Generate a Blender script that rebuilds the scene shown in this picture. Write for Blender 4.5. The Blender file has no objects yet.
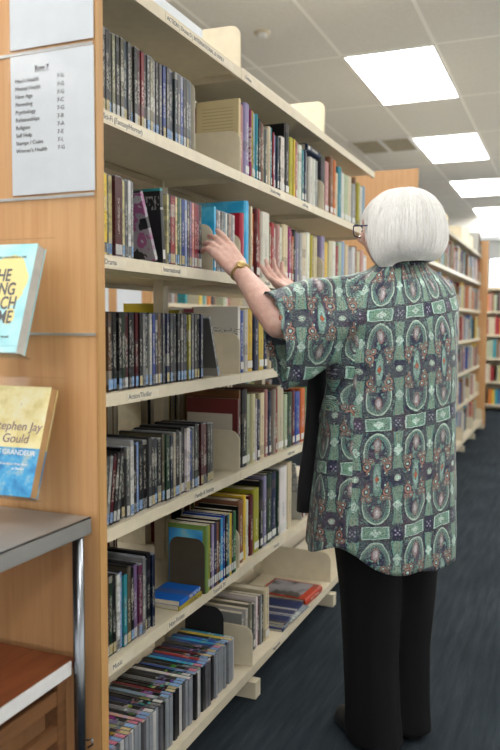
import bpy, bmesh, math, random
from mathutils import Vector, Matrix, Euler, noise
R = math.radians
D = bpy.data
COL = bpy.context.scene.collection
rnd = random.Random(7)

# ------------------------------------------------------------------ node helpers
class N:
    def __init__(s, name, rough=.5, metal=0.0, spec=.5):
        s.m = D.materials.new(name); s.m.use_nodes = True
        s.t = s.m.node_tree; s.b = s.t.nodes['Principled BSDF']
        s.b.inputs['Roughness'].default_value = rough
        s.b.inputs['Metallic'].default_value = metal
        s.b.inputs['Specular IOR Level'].default_value = spec
    def n(s, t, **k):
        q = s.t.nodes.new(t)
        for a, v in k.items(): setattr(q, a, v)
        return q
    def put(s, sock, v):
        if isinstance(v, bpy.types.NodeSocket): s.t.links.new(v, sock)
        elif v is not None: sock.default_value = v
    def math(s, op, a, b=None, c=None, clamp=False):
        q = s.n('ShaderNodeMath', operation=op, use_clamp=clamp)
        for i, v in enumerate((a, b, c)): s.put(q.inputs[i], v)
        return q.outputs[0]
    def mix(s, f, a, b, mode='MIX'):
        q = s.n('ShaderNodeMix', data_type='RGBA', blend_type=mode)
        s.put(q.inputs[0], f)
        for i, v in ((6, a), (7, b)):
            if isinstance(v, tuple) and len(v) == 3: v = v + (1,)
            s.put(q.inputs[i], v)
        return q.outputs[2]
    def coord(s, k='Object'): return s.n('ShaderNodeTexCoord').outputs[k]
    def mapping(s, v, sc=(1, 1, 1), loc=(0, 0, 0)):
        q = s.n('ShaderNodeMapping'); s.put(q.inputs[0], v)
        q.inputs['Scale'].default_value = sc; q.inputs['Location'].default_value = loc
        return q.outputs[0]
    def noise(s, v, scale, detail=3, rough=.5):
        q = s.n('ShaderNodeTexNoise'); s.put(q.inputs['Vector'], v)
        q.inputs['Scale'].default_value = scale; q.inputs['Detail'].default_value = detail
        q.inputs['Roughness'].default_value = rough
        return q.outputs[0]
    def ramp(s, f, stops, interp='LINEAR'):
        q = s.n('ShaderNodeValToRGB'); q.color_ramp.interpolation = interp
        e = q.color_ramp.elements
        while len(e) < len(stops): e.new(.5)
        for i, (p, c) in enumerate(stops):
            e[i].position = p; e[i].color = tuple(c) + (1,) if len(c) == 3 else c
        s.put(q.inputs[0], f); return q.outputs[0]
    def bump(s, h, strength=.2, dist=.001):
        q = s.n('ShaderNodeBump'); q.inputs['Strength'].default_value = strength
        q.inputs['Distance'].default_value = dist
        s.put(q.inputs['Height'], h); s.put(s.b.inputs['Normal'], q.outputs[0])
    def base(s, c):
        if isinstance(c, tuple) and len(c) == 3: c = c + (1,)
        s.put(s.b.inputs['Base Color'], c); return s
    def sep(s, v):
        q = s.n('ShaderNodeSeparateXYZ'); s.put(q.inputs[0], v); return q.outputs

def plain(name, c, rough=.5, metal=0., spec=.5, var=.05, sc=30):
    a = N(name, rough, metal, spec)
    f = a.noise(a.coord(), sc, 3)
    d = tuple(max(0, x * (1 - var * 2)) for x in c); e = tuple(min(1, x * (1 + var * 2)) for x in c)
    a.base(a.ramp(f, [(.3, d), (.7, e)])); return a.m

def m_wood(name, c1, c2, sc=1.0, horiz=False):
    a = N(name, .42)
    v = a.mapping(a.coord(), (60 * sc, 60 * sc, 2.2 * sc) if not horiz else (60 * sc, 3 * sc, 60 * sc))
    f = a.noise(v, 1, 5, .6)
    g = a.noise(a.mapping(a.coord(), (300, 300, 8) if not horiz else (300, 8, 300)), 1, 2)
    k = a.math('ADD', a.math('MULTIPLY', f, .75), a.math('MULTIPLY', g, .25))
    a.base(a.ramp(k, [(.32, c1), (.68, c2)])); a.bump(g, .08, .0004); return a.m

def m_spine(name, dvd):
    a = N(name, .32 if dvd else .5, spec=.35 if dvd else .25)
    oi = a.n('ShaderNodeObjectInfo'); rndv = oi.outputs['Random']; col = oi.outputs['Color']
    x, y, z = a.sep(a.coord())
    off = a.math('MULTIPLY', rndv, 37.0)
    cmb = a.n('ShaderNodeCombineXYZ'); a.put(cmb.inputs[0], off); a.put(cmb.inputs[1], a.math('MULTIPLY', y, .35)); a.put(cmb.inputs[2], z)
    patch = a.noise(cmb.outputs[0], 34 if dvd else 9, 2, .6)
    vor = a.n('ShaderNodeTexVoronoi'); a.put(vor.inputs['Vector'], cmb.outputs[0]); vor.inputs['Scale'].default_value = 55 if dvd else 14
    hs = a.n('ShaderNodeHueSaturation'); hs.inputs['Saturation'].default_value = .45; hs.inputs['Value'].default_value = .13 if dvd else .5
    a.put(hs.inputs['Color'], vor.outputs['Color'])
    c = a.mix(a.math('MULTIPLY', a.ramp(patch, [(.54, (0, 0, 0)), (.60, (1, 1, 1))]), .42 if dvd else .10), col, hs.outputs[0])
    # bands across the spine
    bz = a.math('FRACT', a.math('ADD', a.math('MULTIPLY', z, 4.2), off))
    band = a.math('MULTIPLY', a.math('GREATER_THAN', bz, .86), a.math('GREATER_THAN', rndv, .55))
    c = a.mix(a.math('MULTIPLY', band, .4), c, (.5, .48, .42) if dvd else (.12, .09, .07))
    # lettering: small blocks running up the spine
    cell = a.math('FLOOR', a.math('ADD', a.math('MULTIPLY', z, 230 if dvd else 170), a.math('MULTIPLY', off, 9)))
    cy = a.math('FLOOR', a.math('MULTIPLY', y, 420))
    wn = a.n('ShaderNodeTexWhiteNoise', noise_dimensions='2D')
    c2 = a.n('ShaderNodeCombineXYZ'); a.put(c2.inputs[0], cell); a.put(c2.inputs[1], cy); a.put(wn.inputs['Vector'], c2.outputs[0])
    on = a.math('GREATER_THAN', wn.outputs['Value'], .48)
    inz = a.math('MULTIPLY', a.math('GREATER_THAN', z, .055), a.math('LESS_THAN', z, a.math('ADD', .11, a.math('MULTIPLY', rndv, .07))))
    iny = a.math('LESS_THAN', a.math('ABSOLUTE', y), .0042 if dvd else .0055)
    m = a.math('MULTIPLY', a.math('MULTIPLY', on, inz), iny)
    bw = a.n('ShaderNodeRGBToBW'); a.put(bw.inputs[0], col)
    lt = a.math('LESS_THAN', bw.outputs[0], .3)
    ink = a.mix(lt, (.04, .04, .06), (.8, .78, .68))
    c = a.mix(a.math('MULTIPLY', m, .30 if dvd else .5), c, ink)
    a.base(c); return a.m

M = {}
M['cream'] = plain('cream_painted_steel', (.69, .62, .47), .42, var=.02)
M['lip'] = plain('cream_label_strip', (.74, .68, .54), .4, var=.03)
M['steel_back'] = plain('olive_beige_back_panel', (.36, .30, .19), .5, var=.05, sc=4)
M['wood'] = m_wood('beech_laminate', (.56, .29, .12), (.66, .385, .18))
M['edge'] = m_wood('beech_edge', (.46, .25, .085), (.60, .34, .13))
M['redwood'] = m_wood('red_brown_wood', (.20, .05, .018), (.34, .10, .035), 1, True)
M['slat'] = m_wood('brown_slat_wood', (.13, .055, .02), (.22, .10, .04), 1, True)
M['alu'] = plain('aluminium', (.55, .55, .54), .35, .7, var=.03)
M['steel'] = plain('grey_steel', (.34, .34, .33), .36, .6, var=.04, sc=8)
M['chrome'] = plain('chrome', (.26, .28, .31), .24, 1., var=.01)
M['white_metal'] = plain('white_enamel', (.75, .75, .74), .4, var=.02)
M['paper'] = plain('white_paper', (.80, .84, .88), .7, var=.01)
M['ink'] = plain('black_ink', (.03, .03, .035), .7, var=0)
M['greyink'] = plain('grey_ink', (.13, .13, .14), .7, var=0)
M['purpleink'] = plain('mauve_ink', (.26, .17, .20), .7, var=0)
M['whiteink'] = plain('white_ink', (.85, .85, .85), .6, var=0)
M['black_metal'] = plain('black_metal', (.012, .012, .014), .45, var=0)
M['brown_metal'] = plain('dark_olive_metal', (.07, .055, .035), .45, var=.03)
M['dvd'] = m_spine('dvd_insert', True)
M['book'] = m_spine('book_cover', False)
M['plastic_black'] = plain('black_case_plastic', (.010, .010, .012), .45, var=0)
M['plastic_grey'] = plain('silver_grey_case', (.25, .27, .30), .4, var=.05)
M['plastic_dark'] = plain('charcoal_case', (.10, .10, .115), .4); M['white_case'] = plain('white_case', (.50, .50, .50), .4)
M['wall'] = plain('wall_paint', (.82, .81, .77), .8, var=.01)
M['skin'] = None
def m_pages():
    a = N('page_edges', .8)
    f = a.noise(a.mapping(a.coord(), (40, 900, 6)), 1, 2)
    a.base(a.ramp(f, [(.3, (.50, .44, .33)), (.7, (.74, .69, .57))])); return a.m
M['pages'] = m_pages()
def m_sticker():
    a = N('spine_sticker', .5)
    oi = a.n('ShaderNodeObjectInfo')
    x, y, z = a.sep(a.coord())
    w = a.math('GREATER_THAN', a.noise(a.mapping(a.coord(), (1, 400, 500)), 1, 1), .55)
    a.base(a.mix(a.math('MULTIPLY', w, .6), oi.outputs['Color'], (.75, .78, .8))); return a.m
M['sticker'] = m_sticker()
def m_emit(name, c, s):
    a = N(name, .5); a.base((.9, .9, .9))
    a.b.inputs['Emission Color'].default_value = c + (1,); a.b.inputs['Emission Strength'].default_value = s
    return a.m
M['lamp'] = m_emit('lit_diffuser', (1, .975, .93), 11)
M['daylight'] = m_emit('window_daylight', (.95, .98, 1), 4.0)
def m_ceiling():
    a = N('ceiling_tiles', .9, spec=.1)
    x, y, z = a.sep(a.coord('Object'))
    fx = a.math('FRACT', a.math('DIVIDE', a.math('ADD', x, 1.44 + 60), .6)); fy = a.math('FRACT', a.math('DIVIDE', a.math('ADD', y, -5.02 + 120), 1.2))
    gx = a.math('LESS_THAN', a.math('ABSOLUTE', a.math('SUBTRACT', a.math('FRACT', a.math('ADD', fx, .5)), .5)), .02)
    gy = a.math('LESS_THAN', a.math('ABSOLUTE', a.math('SUBTRACT', a.math('FRACT', a.math('ADD', fy, .5)), .5)), .010)
    g = a.math('MAXIMUM', gx, gy)
    n = a.noise(a.coord(), 60, 4, .7)
    c = a.ramp(n, [(.3, (.74, .74, .72)), (.7, (.82, .82, .80))])
    a.base(a.mix(g, c, (.97, .97, .95))); a.bump(a.math('ADD', n, g), .3, .003); return a.m
M['ceiling'] = m_ceiling()
def m_carpet():
    a = N('slate_blue_carpet', .95, spec=.1)
    co = a.coord()
    st = a.noise(a.mapping(co, (38, 3.2, 1)), 1, 4, .65)
    fi = a.noise(co, 320, 3, .7)
    tl = a.noise(a.mapping(co, (2, 2, 1)), 1, 1)
    k = a.math('ADD', a.math('ADD', a.math('MULTIPLY', st, .30), a.math('MULTIPLY', fi, .55)), a.math('MULTIPLY', tl, .15))
    a.base(a.ramp(k, [(.36, (.010, .014, .018)), (.5, (.022, .030, .038)), (.66, (.052, .067, .080))]))
    a.bump(fi, .5, .003); return a.m
M['carpet'] = m_carpet()
def m_acrylic():
    a = N('clear_acrylic', .08); a.base((.97, .97, .97))
    t = a.n('ShaderNodeBsdfTransparent'); g = a.n('ShaderNodeBsdfGlossy'); g.inputs['Roughness'].default_value = .1
    fr = a.n('ShaderNodeFresnel'); fr.inputs[0].default_value = 1.12
    mx = a.n('ShaderNodeMixShader'); a.put(mx.inputs[0], fr.outputs[0]); a.put(mx.inputs[1], t.outputs[0]); a.put(mx.inputs[2], g.outputs[0])
    a.put(a.t.nodes['Material Output'].inputs[0], mx.outputs[0]); return a.m
M['acrylic'] = m_acrylic()
M['fill_glow'] = m_emit('added_fill_glow', (.95, .98, 1), .7)  # weak glow for the two added, unseen fill panels

# ------------------------------------------------------------------ mesh helpers
class MB:
    def __init__(s): s.bm = bmesh.new()
    def box(s, x0, x1, y0, y1, z0, z1, mi=0):
        v = [s.bm.verts.new((x, y, z)) for z in (z0, z1) for y in (y0, y1) for x in (x0, x1)]
        for f in ((0, 2, 3, 1), (4, 5, 7, 6), (0, 1, 5, 4), (2, 6, 7, 3), (0, 4, 6, 2), (1, 3, 7, 5)):
            s.bm.faces.new([v[i] for i in f]).material_index = mi
        return s
    def prism(s, pts, axis, a, b):
        """extrude a closed 2D outline along an axis"""
        def P(p, q):
            if axis == 'y': return (p[0], q, p[1])
            if axis == 'x': return (q, p[0], p[1])
            return (p[0], p[1], q)
        A = [s.bm.verts.new(P(p, a)) for p in pts]; B = [s.bm.verts.new(P(p, b)) for p in pts]
        n = len(pts); s.bm.faces.new(A[::-1]); s.bm.faces.new(B)
        for i in range(n): s.bm.faces.new((A[i], A[(i + 1) % n], B[(i + 1) % n], B[i]))
        return s
    def tube(s, pts, rads, seg=12, cap=True):
        pts = [Vector(p) for p in pts]
        if not isinstance(rads, (list, tuple)): rads = [rads] * len(pts)
        rings = []; ref = None
        for i, p in enumerate(pts):
            t = (pts[min(i + 1, len(pts) - 1)] - pts[max(i - 1, 0)]).normalized()
            if ref is None: ref = Vector((0, 0, 1)) if abs(t.z) < .9 else Vector((1, 0, 0))
            u = (ref - t * ref.dot(t)).normalized(); w = t.cross(u); ref = u
            rings.append([s.bm.verts.new(p + (u * math.cos(2 * math.pi * k / seg) + w * math.sin(2 * math.pi * k / seg)) * rads[i]) for k in range(seg)])
        for a, b in zip(rings, rings[1:]):
            for k in range(seg): s.bm.faces.new((a[k], a[(k + 1) % seg], b[(k + 1) % seg], b[k]))
        if cap: s.bm.faces.new(rings[0][::-1]); s.bm.faces.new(rings[-1])
        return s
    def ball(s, c, r, sc=(1, 1, 1), rot=None):
        m = Matrix.Translation(c) @ (rot.to_4x4() if rot else Matrix.Identity(4)) @ Matrix.Diagonal((r * sc[0], r * sc[1], r * sc[2], 1))
        bmesh.ops.create_icosphere(s.bm, subdivisions=3, radius=1, matrix=m); return s
    def cone(s, p0, r0, p1, r1):
        """tapered limb with rounded ends"""
        p0, p1 = Vector(p0), Vector(p1); d = (p1 - p0); L = d.length; d.normalize()
        P, Q = [], []
        for k in range(1, 6): a = math.pi / 2 * (1 - k / 5); P.append(p0 - d * r0 * math.sin(a)); Q.append(max(r0 * math.cos(a), .0005))
        for k in range(0, 5): a = math.pi / 2 * k / 5; P.append(p1 + d * r1 * math.sin(a)); Q.append(max(r1 * math.cos(a), .0005))
        return s.tube(P, Q, 16)
    def mesh(s, name, mats, smooth=False, bevel=0):
        if bevel: bmesh.ops.bevel(s.bm, geom=s.bm.edges[:], offset=bevel, segments=2, affect='EDGES')
        bmesh.ops.recalc_face_normals(s.bm, faces=s.bm.faces[:])
        me = D.meshes.new(name); s.bm.to_mesh(me); s.bm.free()
        for m in (mats if isinstance(mats, (list, tuple)) else [mats]): me.materials.append(m)
        if smooth:
            for p in me.polygons: p.use_smooth = True
        return me
    def build(s, name, mats, parent=None, smooth=False, bevel=0, loc=None):
        return link(name, s.mesh(name, mats, smooth, bevel), parent, loc)
def link(name, me, parent=None, loc=None):
    o = D.objects.new(name, me); COL.objects.link(o)
    if parent: o.parent = parent
    if loc: o.location = loc
    return o
def empty(name, loc=(0, 0, 0), rot=None):
    o = D.objects.new(name, None); o.empty_display_size = .05; COL.objects.link(o); o.location = loc
    if rot: o.rotation_euler = rot
    return o
def tag(o, label=None, cat=None, group=None, kind=None):
    if label: o['label'] = label
    if cat: o['category'] = cat
    if group: o['group'] = group
    if kind: o['kind'] = kind
    return o
def struct(o): o['kind'] = 'structure'; return o
def text(name, body, size, loc, rot, mat, parent=None, ax='LEFT', bold=0.0, sx=1.0, shear=0.0):
    cu = D.curves.new(name, 'FONT'); cu.body = body; cu.size = size; cu.align_x = ax; cu.extrude = .0003; cu.offset = bold; cu.shear = shear
    tmp = D.objects.new(name, cu); COL.objects.link(tmp); bpy.context.view_layer.update()
    me = D.meshes.new_from_object(tmp.evaluated_get(bpy.context.evaluated_depsgraph_get()))
    D.objects.remove(tmp); me.materials.clear(); me.materials.append(mat)
    o = link(name, me, parent, loc); o.rotation_euler = rot; o.scale = (sx, 1, 1); return o

def cname(c):
    r, g, b = [x ** .45 for x in c]; mx, mn = max(r, g, b), min(r, g, b); s = (mx - mn) / max(mx, .01)
    if mx < .27: return 'black'
    if s < .16: return 'white' if mx > .8 else 'pale grey' if mx > .62 else 'grey' if mx > .42 else 'dark grey'
    if r >= g and r >= b:
        if s < .35 and mx > .7: return 'cream' if g > b else 'pink'
        if g > r * .82: return 'yellow' if s > .4 and mx > .6 else 'olive'
        if g > r * .6: return 'orange' if mx > .75 and s > .5 else 'brown'
        if b > g * 1.25: return 'magenta' if mx > .5 else 'maroon'
        return 'red' if mx > .5 else 'dark red'
    if g >= b: return ('teal' if b > r * 1.1 else 'green') if mx > .35 else 'dark green'
    if s < .3: return 'lavender grey' if r > g else 'pale blue'
    if r > g * 1.1: return 'purple'
    return ('bright blue' if mx > .75 else 'blue') if mx > .4 else 'navy'
ORD = ['first', 'second', 'third', 'fourth', 'fifth', 'sixth', 'seventh', 'eighth', 'ninth', 'tenth']
def ordn(i):
    if i < 10: return ORD[i]
    k = i + 1; return '%d%s' % (k, 'th' if 10 < k % 100 < 20 else {1: 'st', 2: 'nd', 3: 'rd'}.get(k % 10, 'th'))

# ------------------------------------------------------------------ setting
MB().box(-9, 5, -4, 17, -.05, 0).build('floor', M['carpet']); struct(D.objects['floor'])
MB().box(1.2, 4.98, -3.95, 16.9, .0005, .004).build('added_bounce_floor', plain('pale_bounce_sheet', (.76, .74, .68), .5)); struct(D.objects['added_bounce_floor'])  # pale sheet added out of view to bounce light up to the ceiling
CZ = 2.99
MB().box(-9, 5, -4, 17, CZ, CZ + .05).build('ceiling', M['ceiling']); struct(D.objects['ceiling'])
for nm, b in dict(wall_left=(-9.1, -9, -4, 17, 0, CZ), wall_right=(5, 5.1, -4, 17, 0, CZ), wall_back=(-9, 5, -4.1, -4, 0, CZ)).items():
    struct(MB().box(*b).build(nm, M['wall']))
wf = MB()
wf.box(-9, -3.4, 17, 17.1, 0, CZ); wf.box(3.6, 5, 17, 17.1, 0, CZ); wf.box(-3.4, 3.6, 17, 17.1, 0, .9); wf.box(-3.4, 3.6, 17, 17.1, 2.65, CZ)
struct(wf.build('wall_far', M['wall']))
w = MB().box(-3.4, 3.6, 17.06, 17.08, .9, 2.65).build('window_1', M['daylight']); struct(w)
wfm = MB()
for x in (-3.4, -1.65, .1, 1.85, 3.55): wfm.box(x, x + .05, 17.0, 17.06, .9, 2.65)
wfm.box(-3.4, 3.6, 17.0, 17.06, .9, .95); wfm.box(-3.4, 3.6, 17.0, 17.06, 2.6, 2.65)
wfm.build('window_frame', M['white_metal'], w)
w = MB().box(-5.5, 3.5, -3.998, -3.99, .9, 2.5).build('added_glow_back', M['fill_glow']); struct(w)  # unseen glowing panel, added to light the wooden end panel and shelf fronts
m = MB()
for x in (-5.5, -3.25, -1.0, 1.25, 3.45): m.box(x, x + .05, -3.99, -3.95, .9, 2.5)
m.build('window_frame', M['white_metal'], w)  # bars across the added back-wall glow panel
w = MB().box(4.99, 4.998, -3, 12, .9, 2.5).build('added_glow_right', M['fill_glow']); struct(w)  # unseen glowing panel added along the right wall to brighten the room
m = MB()
for k in range(9): m.box(4.95, 4.99, -3 + k * 1.87, -2.95 + k * 1.87, .9, 2.5)
m.build('window_frame', M['white_metal'], w)  # bars across the added right-wall glow panel
struct(MB().box(-9, 5, 13.2, 13.5, 2.66, CZ - .001).build('trim_1', M['wall']))   # dropped bulkhead near the far end

# ceiling lights
def ceiling_light(x, y, label, idx):
    e = empty('ceiling_light', (x, y, CZ)); tag(e, label, 'ceiling light', 'recessed ceiling lights')
    MB().box(-.285, .285, -.585, .585, -.006, -.002).build('diffuser', M['lamp'], e)
    f = MB()
    f.box(-.3, .3, -.6, -.585, -.008, 0); f.box(-.3, .3, .585, .6, -.008, 0); f.box(-.3, -.285, -.585, .585, -.008, 0); f.box(.285, .3, -.585, .585, -.008, 0)
    f.build('light_frame', M['white_metal'], e)
LN = {0: 'large bright ceiling light panel nearest the viewer, high at upper right', 1: 'second bright ceiling light panel going away down the aisle',
      2: 'third bright ceiling light panel down the aisle, above the far shelves', 3: 'farthest small ceiling light panel at the right edge'}
for k in range(4): ceiling_light(-1.14, 5.62 + 2.4 * k, LN[k], k)
for y in (3.22, .82, -1.58): ceiling_light(-1.14, y, 'ceiling light panel above the near shelves, %s' % {3.22: 'just above the picture', .82: 'over the row sign', -1.58: 'behind the viewer'}[y], 0)
for x, w_ in ((1.26, 'right'), (-3.54, 'left')):
    for y, d_ in ((-1.58, 'behind the viewer'), (.82, 'beside the viewer'), (3.22, 'level with the woman'), (5.62, 'beyond the woman'), (8.02, 'far along'), (10.42, 'farthest along')):
        ceiling_light(x, y, 'ceiling light panel of the %s-hand line, %s' % (w_, d_), 0)
# ceiling vent
v = empty('ceiling_vent', (-1.74, 7.63, CZ)); tag(v, 'beige louvred air vent in the ceiling above the near shelves', 'vent')
m = MB(); m.box(-.3, .3, -.3, -.27, -.012, 0); m.box(-.3, .3, .27, .3, -.012, 0); m.box(-.3, -.27, -.27, .27, -.012, 0); m.box(.27, .3, -.27, .27, -.012, 0)
m.box(-.02, .02, -.27, .27, -.012, 0); m.build('vent_frame', M['white_metal'], v)
m = MB()
for i in range(12): m.box(-.27, .27, -.265 + i * .045, -.245 + i * .045, -.010, -.002)
m.build('louvre', plain('beige_louvre', (.42, .38, .28), .6), v)
d = empty('smoke_detector', (-1.77, 4.43, CZ)); tag(d, 'small round white detector on the ceiling tile', 'smoke detector')
MB().tube([(0, 0, 0), (0, 0, -.012)], [.05, .048], 24).build('mounting_plate', M['cream'], d, True)
MB().tube([(0, 0, -.012), (0, 0, -.03), (0, 0, -.036)], [.034, .03, .018], 24).build('sensor_cap', M['white_metal'], d, True)

# ------------------------------------------------------------------ shelving
LIP = -.9875; BACK = -1.262; MID = -1.27
SZ = [1.7214, 1.3951, 1.0752, .7556, .4322, .1048]; CAN = 2.0427
def shelf_mesh(y0, y1, z, lip, back, sgn=1):
    m = MB(); f = lambda x: x if sgn > 0 else 2 * MID - x
    a, b = sorted((f(back), f(lip - .0015))); m.box(a, b, y0, y1, z - .013, z)
    a, b = sorted((f(lip - .0015), f(lip))); m.box(a, b, y0, y1, z - .031, z)
    a, b = sorted((f(lip - .012), f(lip - .0015))); m.box(a, b, y0, y1, z - .031, z - .0295)
    return m
def bracket_pts(z, lip, back, h=.135, r=.034, sgn=1):
    f = lambda x: x if sgn > 0 else 2 * MID - x
    P = [(back, z - .031), (lip - .003, z - .031), (lip - .003, z + h - r)]
    for k in range(1, 9):
        a = math.pi / 2 * k / 8; P.append((lip - .003 - r + r * math.cos(a), z + h - r + r * math.sin(a)))
    P += [(back, z + h + .004)]
    P = [(f(x), q) for x, q in P]
    return P if sgn > 0 else P[::-1]
def shelving(name, y0, bays, label, front=True, rear=True, near_panel=True, far_panel=False, dx=0, backrow=True, lod=0):
    e = empty(name, (dx, 0, 0)); tag(e, label, 'bookshelf')
    L = .898
    joints = [y0 + .9 * k for k in range(bays + 1)]
    for j in joints:
        m = MB(); m.box(MID - .03, MID + .008, j - .018, j + .018, 0, CAN + .08)
        m.build('upright', M['cream'], e)
    for k in range(bays):
        a, b = y0 + .9 * k + .001, y0 + .9 * (k + 1) - .001
        for s in ([1] if front else []) + ([-1] if rear else []):
            for i, z in enumerate([CAN] + SZ):
                if s < 0 and i == 0 and False: continue
                lp = LIP if i < 6 else -.9393
                shelf_mesh(a, b, z, lp, BACK, s).build('canopy_shelf' if i == 0 else 'base_shelf' if i == 6 else 'shelf', M['cream'], e)
                if s > 0:
                    for yy in (a + .0015, b - .0035):
                        if i == 0 and k == bays - 1 and yy > a + .1 and name == 'library_shelving' and y0 < 2: continue   # the canopy's last bracket is missing
                        MB().prism(bracket_pts(z, lp, BACK, .132 if i else .137), 'y', yy, yy + .002).build('shelf_bracket', M['cream'], e)
        if backrow:
            MB().box(MID - .002, MID + .002, a, b, SZ[0] - .03, CAN - .014).build('back_panel', M['steel_back'], e)
        MB().box(-1.42, -1.12, a, b, .0, .072).build('plinth', M['brown_metal'], e)
    for j in joints[1:]:
        MB().box(-1.6, -.925, j - .012, j + .030, 0, .055).build('base_foot', M['cream'], e)
    if near_panel: pn = MB().box(-1.625, -.918, y0 - .025, y0, .012, 2.215).build('end_panel', M['wood'], e, bevel=.0015); \
        MB().box(-.918, -.914, y0 - .0255, y0 + .0005, .012, 2.215).build('edge_strip', M['edge'], pn)
    if far_panel: MB().box(-1.625, -.914, joints[-1], joints[-1] + .025, .012, 2.215).build('end_panel', M['wood'], e, bevel=.0015)
    return e
A0 = 1.396
runA = shelving('library_shelving', A0, 3, 'nearest cream steel shelving run with wooden end panel, full of DVDs and books')
B0 = 4.962
runB = shelving('library_shelving', B0, 5, 'second cream shelving run continuing behind the woman, wooden end panels', rear=False, far_panel=True, backrow=True)
runC = empty('low_bookcase', (-.6, 11.4, 0)); tag(runC, 'low bookcase facing the viewer at the far right edge, under the bright window', 'bookshelf')
for x in (-1.6, -.7, .2, 1.1): MB().box(x - .012, x + .012, 0, .3, 0, 1.78).build('side_panel', M['wood'], runC)
for x in (-1.6, -.7, .2):
    for z in (.10, .43, .76, 1.09, 1.42, 1.75):
        m = MB(); m.box(x + .013, x + .887, .004, .295, z - .012, z); m.box(x + .013, x + .887, 0, .004, z - .03, z); m.build('shelf', M['cream'], runC)
MB().box(-1.6, 1.1, .296, .302, .0, 1.78).build('back_panel', M['cream'], runC)
runD = shelving('library_shelving', B0, 3, 'parallel shelving run glimpsed through the gap in the near shelves', rear=False, dx=-1.92)
# slot channels in the end panel
pA = [c for c in runA.children if c.name.startswith('end_panel')][0]
for z in (1.8115, 1.506, 1.215):
    m = MB(); m.box(-1.62, -.921, A0 - .0275, A0 - .0251, z - .003, z + .003)
    m.build('slot_channel', M['alu'], pA)
# lettered strips on the shelf lips
def lip_label(y, z, body, w, lx=LIP, plate=True, size=.0185):
    e = MB().box(lx + .0003, lx + .0011, y, y + w, z - .026, z - .006).build('shelf_label', M['lip'], None)
    e.parent = runA
    text('lettering', body, size, (lx + .0013, y + .006, z - .0215), (R(90), 0, R(90)), M['greyink'], e)
lip_label(1.50, SZ[0], 'Sci-Fi (Fantasy/Horror)', .24)
lip_label(1.50, SZ[1], 'Drama', .10)
lip_label(1.775, SZ[1], 'International', .14)
lip_label(1.60, SZ[2], 'Action/Thriller', .155)
lip_label(1.96, SZ[3], 'Family & Fantasy', .18)
lip_label(1.80, SZ[4], 'Non-Fiction', .13)
lip_label(2.08, SZ[4], 'Travel & TV', .14)
lip_label(1.80, CAN, 'ACTION | Drama D | INTERNATIONAL & FAMILY', .43, size=.0165)
lip_label(2.32, CAN, 'Fiction', .10)
lip_label(2.47, SZ[5], 'Magazines', .16, lx=-.9393)
lip_label(1.52, SZ[4], 'Music', .10)
lip_label(2.75, SZ[3], 'Reference', .13); lip_label(2.6, SZ[4], 'History', .13); lip_label(2.5, SZ[1], 'Health', .11)
lip_label(2.55, SZ[0], 'Relationships', .15); lip_label(2.9, SZ[0], 'Self Help', .12)
# white folded cards lying on the canopy
c = MB().box(LIP - .004, LIP - .002, 1.42, 2.02, CAN + .0006, CAN + .026)
c.box(LIP - .05, LIP - .004, 1.42, 2.02, CAN + .0006, CAN + .0014)
tag(c.build('card_strip', M['paper']), 'long white card strip standing along the top of the near shelves', 'card')
c = MB().box(LIP - .006, LIP - .004, 2.31, 3.17, CAN + .0006, CAN + .010)
c.box(LIP - .05, LIP - .006, 2.31, 3.17, CAN + .0006, CAN + .0014)
tag(c.build('card_strip', M['lip']), 'low cream strip along the shelf top beyond the first bracket', 'card')

# ------------------------------------------------------------------ books and discs
ROWN = ['top row', 'second row', 'third row', 'fourth row', 'fifth row', 'bottom row']
BAYN = ['near bay', 'middle bay', 'end bay']
STK = [(.10, .30, .62), (.07, .22, .5), (.5, .5, .48), (.02, .02, .02), (.45, .35, .1)]
def dvd(y, z, t=.0145, h=.19, w=.135, x=-1.0, col=(.05, .05, .06), lean=0, plastic='plastic_black', stick=True, up=False):
    o = empty('dvd_case', (x, y, z), (R(lean), 0, 0))
    c = MB().box(-w, 0, -t / 2, t / 2, 0, h).build('case', M[plastic], o, bevel=.0012)
    m = MB(); g = .0004
    m.box(0, g, -t / 2 + .001, t / 2 - .001, .003, h - .003)
    m.box(-w + .006, 0, -t / 2 - g, -t / 2, .003, h - .003); m.box(-w + .006, 0, t / 2, t / 2 + g, .003, h - .003)
    i = m.build('cover_insert', M['dvd'], o); i.color = tuple(v * (.42 if v < .25 else .6 if v < .5 else .85) for v in col) + (1,)
    if stick:
        s = MB().box(g, g + .0004, -t / 2 + .001, t / 2 - .001, .006, .030).build('spine_sticker', M['sticker'], o)
        s.color = tuple(v * .7 for v in rnd.choice(STK)) + (1,)
    if up: o.rotation_euler = (0, R(-90), 0); o.rotation_mode = 'XYZ'
    return o
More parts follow.
